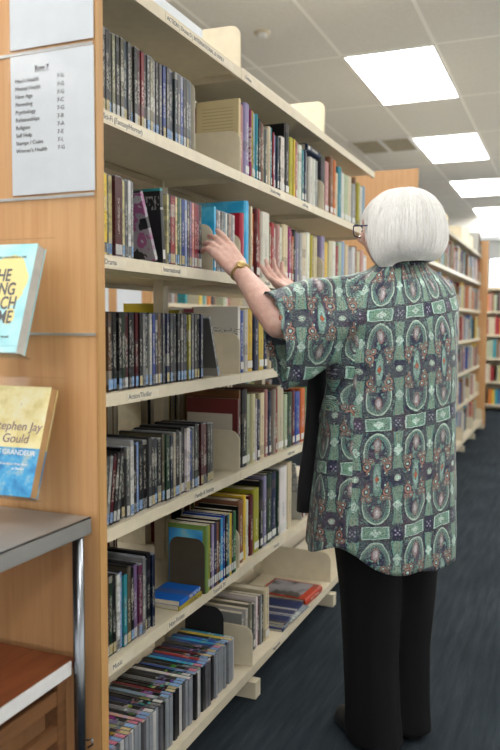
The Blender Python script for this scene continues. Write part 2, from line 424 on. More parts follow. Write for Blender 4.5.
def book(y, z, t=.03, h=.23, w=.155, x=-1.0, col=(.3, .1, .1), lean=0, hard=None, name='book', cover=None, stick=True):
    if hard is None: hard = t > .02
    o = empty(name, (x, y, z), (R(lean), 0, 0)); b = .0025 if hard else .0008
    m = MB(); r = min(t * .28, .006) if hard else .001
    P = [(-.0, -t / 2), (r, -t / 2 + r * .9), (r * 1.25, 0), (r, t / 2 - r * .9), (0, t / 2), (-w, t / 2), (-w, t / 2 - b), (-.003, t / 2 - b), (-.003, -t / 2 + b), (-w, -t / 2 + b), (-w, -t / 2)]
    if t < .006: P = [(-.0, -t / 2), (0, t / 2), (-w, t / 2), (-w, t / 2 - .0006), (-.001, t / 2 - .0006), (-.001, -t / 2 + .0006), (-w, -t / 2 + .0006), (-w, -t / 2)]
    m.prism([(p[0] - r * 1.25, p[1]) for p in P], 'z', 0, h)
    c = m.build('cover', cover or M['book'], o); c.color = tuple(v ** 1.32 for v in col) + (1,)
    q = .003 if hard else .0003
    MB().box(-w - r * 1.25 + q, -.004 - r * 1.25, -t / 2 + b + .0002, t / 2 - b - .0002, q, h - q).build('page_block', M['pages'], o)
    if stick and t > .009 and rnd.random() < .7:
        s = MB().box(0, .0005, -t / 2 + r * .9 + .001, t / 2 - r * .9 - .001, .012, .036).build('spine_label', M['sticker'], o); s.color = (.6, .6, .56, 1)
    return o
CLR = dict(k=(.015, .015, .018), K=(.05, .05, .055), g=(.16, .17, .18), G=(.36, .37, .38), w=(.68, .67, .64), c=(.62, .55, .40), r=(.36, .03, .04), R=(.16, .015, .025),
           p=(.52, .29, .27), m=(.35, .05, .18), o=(.62, .20, .04), b=(.03, .09, .32), B=(.03, .38, .68), n=(.015, .03, .10), t=(.05, .30, .36), l=(.30, .42, .55),
           v=(.34, .30, .45), e=(.06, .22, .09), E=(.02, .08, .04), L=(.45, .52, .38), y=(.70, .52, .06), Y=(.42, .40, .06), u=(.27, .14, .07), O=(.18, .16, .10), q=(.06, .10, .14), s=(.28, .27, .22))
def jit(c, a=.15):
    k = 1 + rnd.uniform(-a, a); return tuple(max(.004, min(.9, v * k * (1 + rnd.uniform(-.05, .05)))) for v in c)
COUNT = {}
def lab(o, row, bay, col, kind, group=None, extra=''):
    k = (row, bay, kind); i = COUNT.get(k, 0); COUNT[k] = i + 1
    if kind == 'DVD case':
        L = '%s-spined slim DVD case%s, %s from the left on the %s' % (cname(col), extra, ordn(i), ROWN[row])
        tag(o, L, 'dvd', 'DVD cases on the %s of the near bay' % ROWN[row])
    else:
        L = '%s %s%s, %s from the left on the %s, %s' % (cname(col), kind, extra, ordn(i), ROWN[row], BAYN[bay])
        tag(o, L, 'book', 'books on the %s of the %s' % (ROWN[row], BAYN[bay]))
def fill_dvd(row, y0, y1, cols, x=-1.0, lean0=0, tt=(.0138, .0155), plastics=('plastic_black',), hh=(.19, .19)):
    y = y0; i = 0
    n = int((y1 - y0) / ((tt[0] + tt[1]) / 2 + .0012))
    while y < y1 - .012:
        t = rnd.uniform(*tt); c = jit(CLR[cols[i % len(cols)]], .3); h = rnd.uniform(*hh)
        ln = 0
        o = dvd(y + t / 2, SZ[row] + .0006, t, h, .135, x - rnd.uniform(0, .008), c, ln, rnd.choice(plastics))
        lab(o, row, 0, c, 'DVD case'); y += t + rnd.uniform(.0008, .002); i += 1
    return y
def fill_books(row, bay, spec, y0, y1=None, x=-1.0, kind='book'):
    """spec: list of (colour key, thickness, height[, width])"""
    y = y0; i = 0
    if y1: k_ = min(1.7, (y1 - y0) / sum(q[1] + .0008 for q in spec)); spec = [(q[0], q[1] * k_ - .0001) + tuple(q[2:]) for q in spec]
    for s in spec:
        c = jit(CLR[s[0]], .12); t, h = s[1], s[2]; w = s[3] if len(s) > 3 else min(h * .72, .21)
        if y1 and y + t > y1: break
        o = book(y + t / 2, SZ[row] + .0006, t, h, w, x - rnd.uniform(0, .008), c)
        lab(o, row, bay, c, 'hardback' if t > .02 else 'paperback'); y += t + .0008; i += 1
    return y
# --- row 1 (top), near bay: discs up to a cream bookend
fill_dvd(0, 1.492, 1.975, 'gOKKgsKOqgOKRrKgsGkgbgngqgbKgqgO', hh=(.19, .191), plastics=('plastic_grey', 'plastic_black', 'plastic_grey'))
def bookend(name, y, z, x1, w, h, mat, label, r=.03, foot=.004):
    e = empty(name, (x1, y, z)); tag(e, label, 'bookend')
    P = [(-w, 0), (0, 0), (0, h - r)] + [(-r + r * math.cos(a), h - r + r * math.sin(a)) for a in [math.pi / 2 * k / 8 for k in range(1, 9)]] \
        + [(-w + r - r * math.cos(a), h - r + r * math.sin(a)) for a in [math.pi / 2 * (8 - k) / 8 for k in range(0, 9)]]
    MB().prism(P, 'y', 0, .0015).build('upright_plate', M[mat], e)
    MB().box(-w, 0, 0, foot, .0001, .0012).build('foot_plate', M[mat], e)
bookend('bookend', 1.992, SZ[0] + .0005, -1.0, .13, .2, 'lip', 'cream steel bookend closing the top row of DVDs', foot=.07)
# middle bay row 1
def tan_cover():
    a = N('tan_booklet_cover', .7); x, y, z = a.sep(a.coord())
    ln = a.math('GREATER_THAN', a.math('FRACT', a.math('MULTIPLY', z, 95)), .72)
    inn = a.math('MULTIPLY', a.math('MULTIPLY', a.math('GREATER_THAN', z, .13), a.math('LESS_THAN', z, .21)), a.math('MULTIPLY', a.math('GREATER_THAN', x, -.13), a.math('LESS_THAN', x, -.02)))
    a.base(a.mix(a.math('MULTIPLY', a.math('MULTIPLY', ln, inn), .35), (.62, .52, .30), (.15, .12, .07))); return a.m
o = book(2.3125, SZ[0] + .0006, .016, .235, .15, -1.0, (.62, .52, .3), 0, False, cover=tan_cover()); tag(o, 'tan booklet showing its printed cover behind the first top bracket', 'book', 'books on the top row of the middle bay')
r1b = [('p', .026, .225), ('v', .026, .238), ('m', .007, .225), ('Y', .014, .225), ('l', .014, .222), ('t', .014, .226), ('K', .012, .215), ('u', .012, .205), ('s', .016, .20), ('g', .014, .195), ('c', .018, .21), ('t', .014, .212), ('r', .008, .20), ('v', .018, .196), ('q', .01, .196), ('k', .014, .196), ('w', .028, .205), ('k', .006, .26, .2), ('k', .03, .265, .2), ('Y', .026, .225), ('y', .012, .225), ('p', .018, .22), ('w', .028, .215), ('t', .022, .205), ('n', .010, .21), ('G', .022, .205)]
fill_books(0, 1, r1b, 2.323, 3.04)
fill_books(0, 1, [('w', .032, .20), ('w', .03, .20), ('G', .022, .2)], 3.055, 3.17)
o = book(3.10, SZ[0] + .225, .028, .185, .16, 0, (.02, .05, .12)); o.rotation_euler = (R(-90), 0, 0); o.location = (-1.0, 2.998, SZ[0] + .2285); tag(o, 'navy hardback lying flat on top of the white books in the top row', 'book')
fill_books(0, 2, [('k', .05, .235), ('p', .05, .225), ('u', .04, .255), ('o', .03, .25), ('c', .03, .2), ('t', .045, .235), ('w', .05, .22), ('L', .05, .22), ('c', .05, .225), ('G', .05, .2), ('u', .03, .24), ('Y', .04, .22), ('w', .04, .21), ('l', .04, .22)], 3.205, 3.96)
# --- row 2, near bay
fill_dvd(1, 1.492, 1.572, 'OYyOc', plastics=('plastic_grey',))
for c, t, h in (('R', .030, .191), ('w', .008, .186), ('G', .014, .188), ('w', .013, .19), ('G', .01, .188)):
    pass
y = 1.574
for c, t, h in (('R', .030, .191), ('c', .010, .186), ('g', .014, .188), ('w', .013, .19), ('G', .010, .188)):
    cc = jit(CLR[c]); o = dvd(y + t / 2, SZ[1] + .0006, t, h, .135, -1.0, cc, 0, 'plastic_grey'); lab(o, 1, 0, cc, 'DVD case'); y += t + .001
def photo_cover():
    a = N('purple_photo_cover', .3); v = a.coord()
    a.base(a.ramp(a.noise(v, 14, 3), [(.30, (.02, .02, .025)), (.42, (.30, .28, .33)), (.5, (.33, .10, .24)), (.56, (.45, .45, .5)), (.66, (.65, .5, .08))], 'CONSTANT')); return a.m
PHOTO = photo_cover()
def dark_cover():
    a = N('black_titled_cover', .3); x, y, z = a.sep(a.coord())
    wn = a.math('GREATER_THAN', a.noise(a.mapping(a.coord(), (160, 1, 60)), 1, 1), .55)
    zz = a.math('MULTIPLY', a.math('GREATER_THAN', z, .14), a.math('LESS_THAN', z, .175))
    c = a.mix(a.math('MULTIPLY', a.math('MULTIPLY', wn, zz), .6), (.012, .014, .016), (.5, .5, .5))
    a.base(a.mix(a.math('GREATER_THAN', z, .188), c, (.03, .25, .27))); return a.m
o = dvd(1.72, SZ[1] + .003, .014, .185, .135, -1.0, (.3, .15, .3), 0); o.rotation_euler = (R(25), 0, 0); o.location = (-.995, 1.762, SZ[1] + .0045)
for ch in o.children:
    if ch.name.startswith('cover_insert'): ch.data.materials[0] = PHOTO
tag(o, 'purple and grey photo DVD leaning over in the second row', 'dvd')
o = book(1.80, SZ[1] + .0006, .016, .195, .15, -1.0, (.015, .015, .018), 0, False, cover=dark_cover()); o.rotation_euler = (R(5), 0, 0); o.location.y = 1.813; o.location.z += .0012; tag(o, 'wide black titled case behind the leaning photo DVD', 'dvd')
y = 1.826
for c, t in (('c', .010), ('k', .008), ('r', .026), ('c', .012), ('e', .010), ('L', .012), ('b', .018), ('l', .014), ('g', .014), ('v', .012), ('p', .016), ('r', .016), ('m', .010), ('k', .018)):
    cc = jit(CLR[c]); o = dvd(y + t / 2, SZ[1] + .0006, t, .187, .135, -1.0, cc, 0, 'plastic_grey' if c in 'cwl' else 'plastic_black'); lab(o, 1, 0, cc, 'DVD case'); y += t + .001
bookend('bookend', 2.100, SZ[1] + .0005, -.995, .09, .14, 'lip', 'cream rounded bookend by the reaching hand in the second row', .035)
def blue_cover():
    a = N('sky_blue_cover', .4); a.base(a.ramp(a.noise(a.coord(), 12, 3), [(.45, (.02, .36, .68)), (.6, (.10, .5, .75)), (.75, (.7, .78, .8))])); return a.m
o = book(2.128, SZ[1] + .0006, .012, .194, .145, -1.0, (.05, .35, .6), 0, False, cover=blue_cover()); tag(o, 'sky blue DVD cover facing out beyond the reaching hand', 'dvd')
y = 2.136
for c, t in (('G', .014), ('w', .012), ('k', .010), ('G', .014), ('l', .012), ('w', .012), ('g', .014), ('c', .012), ('G', .014), ('w', .014)):
    cc = jit(CLR[c]); o = dvd(y + t / 2, SZ[1] + .0006, t, .187, .135, -1.0, cc, 0, 'plastic_grey'); lab(o, 1, 0, cc, 'DVD case'); y += t + .001
def solid(name, c):
    a = N(name, .35); a.base(a.ramp(a.noise(a.coord(), 10, 3), [(.4, c), (.7, tuple(min(1, v * 1.15) for v in c))])); return a.m
o = book(2.3255, SZ[1] + .0006, .028, .20, .075, -.992, (.42, .02, .05), 0, True, cover=solid('crimson_cover', (.36, .012, .035))); tag(o, 'crimson hardback against the blue book in the second row', 'book', 'books on the second row of the middle bay')
o = book(2.357, SZ[1] + .0006, .033, .243, .175, -.99, (.03, .38, .70), 0, True, cover=blue_cover()); tag(o, 'tall bright blue hardback standing out in the second row', 'book', 'books on the second row of the middle bay')
r2b = [('u', .028, .23), ('c', .012, .235), ('o', .026, .215), ('R', .02, .235), ('r', .026, .238), ('w', .062, .232), ('u', .014, .19), ('r', .034, .205), ('w', .018, .19), ('p', .030, .205), ('w', .024, .20), ('c', .045, .215), ('m', .03, .21), ('r', .014, .2), ('o', .012, .18), ('k', .03, .208), ('v', .02, .2), ('G', .03, .2), ('c', .05, .205), ('w', .038, .215), ('Y', .028, .21), ('n', .012, .205), ('c', .045, .21)]
fill_books(1, 1, r2b, 2.378, 3.17)
fill_books(1, 2, [('v', .05, .22), ('y', .045, .2), ('c', .05, .21), ('w', .05, .215), ('r', .04, .20), ('L', .05, .22), ('l', .04, .23), ('c', .05, .22), ('G', .06, .2), ('w', .05, .22), ('u', .05, .23), ('c', .05, .21), ('p', .05, .22), ('w', .06, .2)], 3.205, 4.02)
# --- row 3
fill_dvd(2, 1.492, 2.055, 'nkOukKkERkKRkGqwbKukgnKqgkgnkYgKKk', hh=(.19, .19))
o = dvd(2.13, SZ[2] + .003, .014, .19, .135, -1.0, (.22, .22, .22), 0, 'plastic_grey'); o.rotation_euler = (R(20), 0, 0); o.location = (-1.0, 2.155, SZ[2] + .0035); tag(o, 'grey DVD case leaning back at the end of the third row', 'dvd')
def white_cover():
    a = N('white_printed_cover', .5); x, y, z = a.sep(a.coord())
    t = a.math('MULTIPLY', a.math('GREATER_THAN', a.noise(a.mapping(a.coord(), (140, 1, 220)), 1, 1), .56), a.math('MULTIPLY', a.math('GREATER_THAN', z, .125), a.math('LESS_THAN', z, .15)))
    a.base(a.mix(a.math('MULTIPLY', t, .7), (.60, .58, .52), (.08, .08, .08))); return a.m
o = book(2.3125, SZ[2] + .0006, .020, .218, .16, -1.0, (.6, .58, .52), 0, False, cover=white_cover()); tag(o, 'large white printed book cover facing out in the third row', 'book', 'books on the third row of the middle bay')
r3b = [('b', .03, .205), ('w', .03, .21), ('y', .045, .212), ('n', .04, .21), ('y', .045, .21), ('n', .03, .21), ('c', .03, .215), ('E', .04, .215), ('c', .03, .22), ('t', .03, .21), ('w', .04, .2), ('r', .03, .21), ('y', .04, .2), ('g', .05, .21), ('b', .05, .2), ('w', .04, .2), ('u', .06, .2), ('c', .05, .2)]
fill_books(2, 1, r3b, 2.325, 3.17)
# --- row 4
for i in range(5):
    c = jit(CLR['gGRKg'[i]]); o = dvd(0, 0, .014, .17, .135, -1.0, c, 0); o.rotation_euler = (R(-8), 0, 0); o.location = (-1.0, 1.512 + i * .0158, SZ[3] + .002); lab(o, 3, 0, c, 'DVD case', extra=' tipped over')
y = fill_dvd(3, 1.603, 2.118, 'kgwKlkkgKqkOEnckGkwbgKkRR', tt=(.014, .024), hh=(.176, .192), plastics=('plastic_black', 'plastic_grey'))
def red_cover():
    a = N('red_cover_white_panel', .4); x, y, z = a.sep(a.coord())
    p = a.math('MULTIPLY', a.math('LESS_THAN', z, .185), a.math('LESS_THAN', x, -.02))
    a.base(a.mix(p, (.14, .02, .02), (.55, .5, .42))); return a.m
o = book(2.3095, SZ[3] + .0006, .012, .235, .185, -1.0, (.2, .02, .03), 0, False, cover=red_cover()); tag(o, 'dark red cover with pale panel facing out in the fourth row', 'book', 'books on the fourth row of the middle bay')
r4b = [('k', .01, .225), ('u', .012, .262, .2), ('k', .045, .262), ('L', .03, .242), ('c', .03, .24), ('w', .02, .22), ('n', .03, .215), ('c', .04, .235), ('p', .028, .245), ('n', .028, .235), ('s', .03, .24), ('r', .02, .24), ('c', .06, .248), ('L', .035, .21), ('E', .05, .215), ('R', .03, .22), ('b', .05, .21), ('o', .05, .22), ('e', .04, .22), ('k', .05, .21), ('c', .05, .2)]
fill_books(3, 1, r4b, 2.318, 3.17)
# --- row 5
y = fill_dvd(4, 1.492, 1.765, 'kgREkwltOkvmGqknG', x=-1.0, tt=(.013, .018), hh=(.185, .205), plastics=('plastic_black', 'plastic_grey'))
bookend('bookend', 2.024, SZ[4] + .0005, -.985, .118, .165, 'brown_metal', 'dark brown bookend in front of the green and blue book in the fifth row')
def gb_cover():
    a = N('green_bordered_blue_cover', .35); x, y, z = a.sep(a.coord())
    inn = a.math('MULTIPLY', a.math('LESS_THAN', z, .19), a.math('LESS_THAN', x, -.012))
    a.base(a.mix(inn, (.16, .26, .06), a.ramp(a.noise(a.coord(), 10, 2), [(.4, (.02, .2, .55)), (.6, (.10, .45, .7)), (.7, (.7, .65, .2))]))); return a.m
o = book(2.037, SZ[4] + .0006, .018, .205, .125, -.982, (.1, .3, .1), 0, False, cover=gb_cover()); tag(o, 'green bordered blue book standing behind the dark brown bookend', 'book')
y = 2.047
for c, t, h in (('Y', .014, .20), ('k', .012, .2), ('v', .016, .195), ('n', .018, .198), ('u', .012, .195), ('k', .014, .2), ('B', .016, .2), ('b', .022, .205), ('k', .014, .2), ('t', .012, .2), ('y', .016, .2), ('k', .014, .205), ('e', .018, .2)):
    cc = jit(CLR[c]); o = book(y + t / 2, SZ[4] + .0006, t, h, .135, -.985, cc); lab(o, 4, 0, cc, 'paperback'); y += t + .001
for k, cc in enumerate(((.5, .42, .05), (.02, .2, .6))):
    o = book(0, 0, .014, .135, .11, 0, cc, 0, False, stick=False); o.rotation_euler = Euler((R(-90), 0, R(4 * k - 2)), 'XYZ'); o.location = (-.990 + .004 * k, 1.872, SZ[4] + .0078 + .0146 * k)
    tag(o, ('small yellow book lying flat under the blue one on the fifth row', 'small bright blue book lying flat on the yellow one on the fifth row')[k], 'book')
r5b = [('k', .008, .2), ('u', .04, .215), ('y', .025, .222), ('w', .02, .2), ('R', .03, .21), ('Y', .045, .225), ('k', .03, .245), ('v', .03, .255), ('E', .045, .255), ('n', .045, .25), ('E', .02, .25), ('w', .07, .255), ('c', .045, .262)]
fill_books(4, 1, r5b, 2.308, 2.86)
def mag_cover():
    a = N('magazine_cover', .3); x, y, z = a.sep(a.coord())
    t = a.math('MULTIPLY', a.math('GREATER_THAN', a.noise(a.mapping(a.coord(), (60, 1, 110)), 1, 1), .52), a.math('GREATER_THAN', z, .12))
    a.base(a.mix(a.math('MULTIPLY', t, .5), a.ramp(a.noise(a.coord(), 9, 2), [(.4, (.5, .52, .5)), (.6, (.6, .6, .56)), (.7, (.25, .12, .08))]), (.06, .10, .2))); return a.m
o = book(0, 0, .006, .26, .2, 0, (.5, .5, .5), 0, False, cover=mag_cover(), stick=False); o.rotation_euler = (R(20), 0, 0); o.location = (-1.0, 2.97, SZ[4] + .003); tag(o, 'magazine leaning at an angle on the fifth row beside the cream book', 'magazine')
o = book(0, 0, .03, .2, .15, 0, (.25, .06, .03)); o.rotation_euler = (R(-90), 0, 0); o.location = (-1.0, 2.975, SZ[4] + .016); tag(o, 'brown book lying flat at the far end of the fifth row', 'book')
# --- row 6: cases with spines up
def up_case(y, t, c, x=-.95, w=.135, L=.19, row='bottom row'):
    o = empty('dvd_case', (x, y, SZ[5] + .0006))
    MB().box(-L, 0, -t / 2, t / 2, 0, w).build('case', M[rnd.choice(('plastic_grey', 'plastic_grey', 'plastic_dark', 'plastic_black', 'white_case'))], o, bevel=.0012)
    i = MB().box(-L + .003, -.003, -t / 2 + .001, t / 2 - .001, w, w + .0005)
    me = i.mesh('cover_insert', M['dvdup']); q = link('cover_insert', me, o); q.color = c + (1,)
    s = MB().box(-.032, -.006, -t / 2 + .001, t / 2 - .001, w + .0005, w + .0009).build('spine_sticker', M['sticker'], o); s.color = rnd.choice(STK + [(.5, .05, .15)]) + (1,)
    return o
def m_up():
    a = N('dvd_insert_upright', .3); oi = a.n('ShaderNodeObjectInfo'); x, y, z = a.sep(a.coord())
    cmb = a.n('ShaderNodeCombineXYZ'); a.put(cmb.inputs[0], x); a.put(cmb.inputs[1], a.math('MULTIPLY', oi.outputs['Random'], 40)); a.put(cmb.inputs[2], a.math('MULTIPLY', y, .6))
    vor = a.n('ShaderNodeTexVoronoi'); a.put(vor.inputs['Vector'], cmb.outputs[0]); vor.inputs['Scale'].default_value = 60
    f = a.ramp(a.noise(cmb.outputs[0], 45, 2), [(.48, (0, 0, 0)), (.56, (1, 1, 1))])
    a.base(a.mix(a.math('MULTIPLY', a.math('MULTIPLY', f, .4), a.math('GREATER_THAN', x, -.09)), oi.outputs['Color'], vor.outputs['Color'])); return a.m
M['dvdup'] = m_up()
y = 1.47; i = 0; cc = 'kmkbkKRgkpkgknkKlkRkkgkKwkbkkBbrkRnkKbBbkyB'
while y < 2.185:
    t = rnd.uniform(.0142, .0175); c = jit(CLR[cc[i % len(cc)]], .3)
    o = up_case(y + t / 2, t, c, -.957 - rnd.uniform(0, .01)); lab(o, 5, 0, c, 'DVD case', extra=' filed spine up'); y += t + .0012; i += 1
bookend('bookend', 2.215, SZ[5] + .0005, -1.01, .14, .215, 'black_metal', 'black rounded bookend at the end of the bottom row of DVDs', .04, foot=.05)
def low_rows():
    y = 2.33
    for c, t, h, w, x in (('G', .02, .19, .25, -.995), ('w', .018, .2, .25, -.99), ('s', .03, .21, .26, -.985), ('g', .02, .2, .25, -.985), ('w', .016, .22, .25, -.985), ('R', .006, .215, .25, -.985), ('G', .018, .215, .25, -.98), ('k', .006, .21, .25, -.98), ('c', .045, .225, .24, -.975)):
        c2 = jit(CLR[c]); o = book(y + t / 2, SZ[5] + .0006, t, h * .82, w, x, c2, 0, t > .025); lab(o, 5, 1, c2, 'paperback'); y += t + .004
low_rows()
# flat piles on the bottom shelf
for k in range(3):
    c = [(.03, .07, .22), (.35, .38, .42), (.02, .05, .16)][k]
    o = book(0, 0, .008, .24, .19, 0, c, 0, False, cover=M['book'], stick=False); o.rotation_euler = Euler((R(-90), 0, R([3, -4, 2][k])), 'XYZ'); o.location = (-.945, 2.60 + .012 * k, SZ[5] + .0046 + .0085 * k)
    tag(o, ['dark blue magazine at the base of the flat pile', 'pale grey magazine in the middle of the flat pile', 'navy cover magazine on top of the flat pile'][k] + ' on the bottom row', 'magazine', 'magazines lying on the bottom row')
def orange_cover():
    a = N('orange_grey_cover', .35); a.base(a.ramp(a.noise(a.coord(), 11, 2), [(.42, (.03, .03, .03)), (.48, (.22, .22, .25)), (.6, (.30, .29, .32))])); return a.m
o = book(0, 0, .032, .19, .21, 0, (.5, .08, .03), 0, True, stick=False); o.rotation_euler = Euler((R(-90), 0, R(-3)), 'XYZ'); o.location = (-.945, 2.865, SZ[5] + .017)
tag(o, 'thick red-orange book lying flat with a grey photo cover, bottom row', 'book')
cv = MB().box(-.205, -.035, -.0172, -.0163, .012, .178).build('cover_photo', orange_cover(), o)
# --- back side books seen through the gaps (only their fore edges show)
def rear_side():
    m = MB(); mats = [plain('rear_book_' + k, CLR[k], .6) for k in 'kuYOyRnc'] + [M['pages']]
    for row, y0, y1, hs in ((2, 2.62, 3.15, (.18, .235)), (3, 1.75, 2.2, (.18, .235)), (1, 2.35, 3.1, (.19, .22)), (3, 2.35, 3.1, (.2, .25)), (4, 1.5, 2.2, (.2, .24)), (4, 2.4, 3.1, (.2, .26)), (1, 1.45, 1.8, (.18, .2))):
        y = y0
        while y < y1:
            t = rnd.uniform(.018, .045); h = rnd.uniform(*hs); k = rnd.randrange(8); z = SZ[row] + .0006; w = h * .68
            m.box(-1.545, -1.545 + w, y, y + .002, z, z + h, k); m.box(-1.545, -1.545 + w, y + t - .002, y + t, z, z + h, k); m.box(-1.545, -1.543, y + .002, y + t - .002, z, z + h, k)
            m.box(-1.543, -1.548 + w, y + .002, y + t - .002, z + .003, z + h - .003, 8); y += t + .001
    tag(m.build('shelved_books', mats), 'books on the rear side of the near shelving seen through the gaps', 'books', kind='stuff')
rear_side()
for k, (c, yy, zz, h) in enumerate((((.12, .35, .03), 2.42, 0, .20), ((.70, .55, .03), 2.50, 0, .235))):
    o = book(0, 0, .05, h, .16, 0, c, stick=False); o.location = (-1.545, yy, SZ[2] + .0006); o.rotation_euler = (0, 0, R(180))
    tag(o, ('bright green book', 'bright yellow book')[k] + ' glimpsed through the gap above the third row of DVDs', 'book')

# --- second run: individual books nearest, the rest as one object
FK = 'wcGuRlwcyspbtkwLrgvcoEwnc'
def far_books(run, dx, y0, y1, x, rows, n0=0):
    for row in rows:
        z = SZ[row] if row >= 0 else CAN
        y = y0; i = rnd.randrange(20); n = 0
        while y < y1:
            bay_pos = (y - B0) % .9
            if bay_pos > .83 or bay_pos < .012: y += .01; continue
            t = rnd.uniform(.03, .055); h = rnd.uniform(.19, .27); c = jit(CLR[FK[i % len(FK)]], .2); i += rnd.choice((1, 1, 2, 3))
            if rnd.random() < .10: y += rnd.uniform(.05, .12); continue
            if bay_pos + t > .885: y += .01; continue
            r_ = .004
            m = MB().box(-h * .7, -r_, -t / 2, t / 2, 0, h); m.box(-r_, 0, -t / 2 + .003, t / 2 - .003, 0, h)
            o = m.build('book', M['book']); o.location = (x - rnd.uniform(0, .02), y + t / 2, z + .0006); o.color = c + (1,)
            tag(o, '%s book, %s from the left in the %s of the second run' % (cname(c), ordn(n), ROWN[row] if row >= 0 else 'canopy'), 'book', 'books in the second shelving run'); n += 1
            y += t + .001
far_books(runB, 0, 7.20, 7.85, -1.0, range(6))

def stuff_books(name, x, y0, y1, rows, label, step0, topbooks=False, back=False):
    bm = bmesh.new(); mats = [M_s for M_s in STM]
    m = MB(); m.bm = bm
    for row in rows:
        z = SZ[row]; y = y0
        while y < y1:
            bp = (y - step0) % .9
            t = rnd.uniform(.025, .06)
            if bp > .83 or bp < .012: y += .01; continue
            if rnd.random() < .08: y += rnd.uniform(.06, .18); continue
            h = rnd.uniform(.19, .27); xx = x - rnd.uniform(0, .02)
            m.box(xx - h * .7, xx, y, y + t - .001, z + .0006, z + h, rnd.randrange(len(mats))); y += t
    o = m.build(name, mats); tag(o, label, 'books', kind='stuff'); return o
STM = [plain('far_book_' + n, CLR[k], .5) for n, k in (('white', 'w'), ('cream', 'c'), ('grey', 'G'), ('brown', 'u'), ('red', 'r'), ('blue', 'b'), ('yellow', 'y'), ('teal', 't'), ('black', 'K'), ('pink', 'p'), ('pale_green', 'L'), ('pale_blue', 'l'), ('orange', 'o'))]
stuff_books('shelved_books', -1.0, 5.9, 7.12, range(6), 'books in the second run mostly hidden behind the woman', B0)
stuff_books('shelved_books', -1.0, 7.93, 9.44, range(6), 'many coloured books filling the far end of the second shelving run', B0)
m = MB()
for z in (.10, .43, .76, 1.09, 1.42):
    for x0 in (-2.2, -1.3, -.4):
        x = x0 + .02
        while x < x0 + .82:
            t = rnd.uniform(.025, .055); h = rnd.uniform(.2, .28)
            if rnd.random() > .08: m.box(x, x + t - .001, 11.42, 11.6, z + .0006, z + h, rnd.randrange(len(STM)))
            x += t
tag(m.build('shelved_books', STM), 'blurred coloured books filling the low bookcase at the far right edge', 'books', kind='stuff')
stuff_books('shelved_books', -2.92, 5.0, 7.6, range(6), 'books in the parallel shelving run seen through the gap', B0)
fb = MB()
for k, (c, yy) in enumerate((((.35, .35, .33), 9.2), ((.12, .02, .02), 9.28), ((.05, .05, .06), 9.36), ((.55, .68, .50), 8.3))):
    o = MB().box(-.17 if k < 3 else -.06, 0, -.025, .025, 0, .24 if k < 3 else .19).build('book', M['book']); o.location = (-1.0, yy, CAN + .0006); o.color = c + (1,)
    tag(o, ['pale grey', 'dark red', 'black', 'pale green'][k] + ' book standing on top of the second shelving run', 'book', 'books on top of the second shelving run')
# paper notices on far end panels
for nm, x0, x1, y, z0, z1, lb in (('notice', -3.128 + 0, -2.915, B0 - .0252, 1.22, 1.51, 'white notice on the wooden end panel seen through the near shelves'),
                                  ('notice', -3.40, -3.20, B0 - .0252, 1.22, 1.51, 'left white notice on the end panel seen through the near shelves')):
    o = MB().box(x0, x1, y - .001, y, z0, z1).build('notice', M['paper']); tag(o, lb, 'sign')


# ------------------------------------------------------------------ row signs on the end panel
PY = A0 - .0285
def sign(name, z0, z1, label):
    e = empty(name, (-1.128, PY, z0)); tag(e, label, 'sign')
    MB().box(0, .211, -.0008, 0, .002, z1 - z0).build('paper', M['paper'], e)
    MB().box(-.006, .213, -.0030, -.0018, -.004, z1 - z0 + .004).build('clear_sleeve', M['acrylic'], e)
    return e
s2 = sign('row_sign', 1.5115, 1.8065, 'white printed index sheet headed Row 7 on the wooden end panel')
s1 = sign('row_sign', 1.8185, 2.115, 'blank lower part of a white sheet above the Row 7 index')
T = lambda b, sz, x, z, ax='LEFT', bold=0.0: text('lettering', b, sz, (x, -.0015, z), (R(90), 0, 0), M['greyink'], s2, ax, bold)
T('Row 7', .0135, .082, .2605, 'CENTER', .0004)
MB().box(.063, .101, -.0016, -.001, .2575, .2585).build('underline', M['greyink'], s2)
for i, (a, b) in enumerate((("Men's Health", '7-G'), ('Mental Health', '7-G'), ('New Age', '7-G'), ('Parenting', '7-C'), ('Psychology', '7-G'), ('Relationships', '7-B'), ('Religion', '7-A'), ('Self Help', '7-E'), ('Stamps / Coins', '7-L'), ("Women's Health", '7-G'))):
    T(a, .0118, .012, .2385 - .0163 * i); T(b, .0118, .120, .2385 - .0163 * i)

# ------------------------------------------------------------------ display books on the panel
def blot(a, cx, cz, rx, rz, warp, k=.006):
    x, y, z = a.sep(a.coord())
    dx = a.math('DIVIDE', a.math('SUBTRACT', x, cx), rx); dz = a.math('DIVIDE', a.math('SUBTRACT', z, cz), rz)
    d = a.math('ADD', a.math('MULTIPLY', dx, dx), a.math('MULTIPLY', dz, dz))
    return a.math('LESS_THAN', a.math('ADD', d, a.math('MULTIPLY', a.math('SUBTRACT', warp, .5), 1.2)), 1.0)
def cover1():
    a = N('aqua_cover_yellow_blot', .35); wv = a.noise(a.coord(), 28, 3)
    c = a.ramp(a.noise(a.coord(), 18, 3), [(.35, (.33, .66, .72)), (.7, (.52, .80, .80))])
    for q in ((-.055, .150, .048, .055), (-.034, .075, .013, .017)): c = a.mix(blot(a, *q, wv), c, (.80, .68, .30))
    a.base(c); return a.m
def cover2():
    a = N('yellow_blue_cover', .35); x, y, z = a.sep(a.coord())
    yl = a.ramp(a.noise(a.coord(), 22, 4, .6), [(.30, (.62, .50, .16)), (.5, (.80, .70, .34)), (.66, (.82, .77, .52)), (.74, (.42, .22, .12))])
    bl = a.ramp(a.noise(a.coord(), 26, 4, .6), [(.35, (.02, .20, .48)), (.5, (.06, .36, .66)), (.62, (.35, .50, .55)), (.72, (.36, .30, .14))])
    a.base(a.mix(a.math('LESS_THAN', z, .098), yl, bl)); return a.m
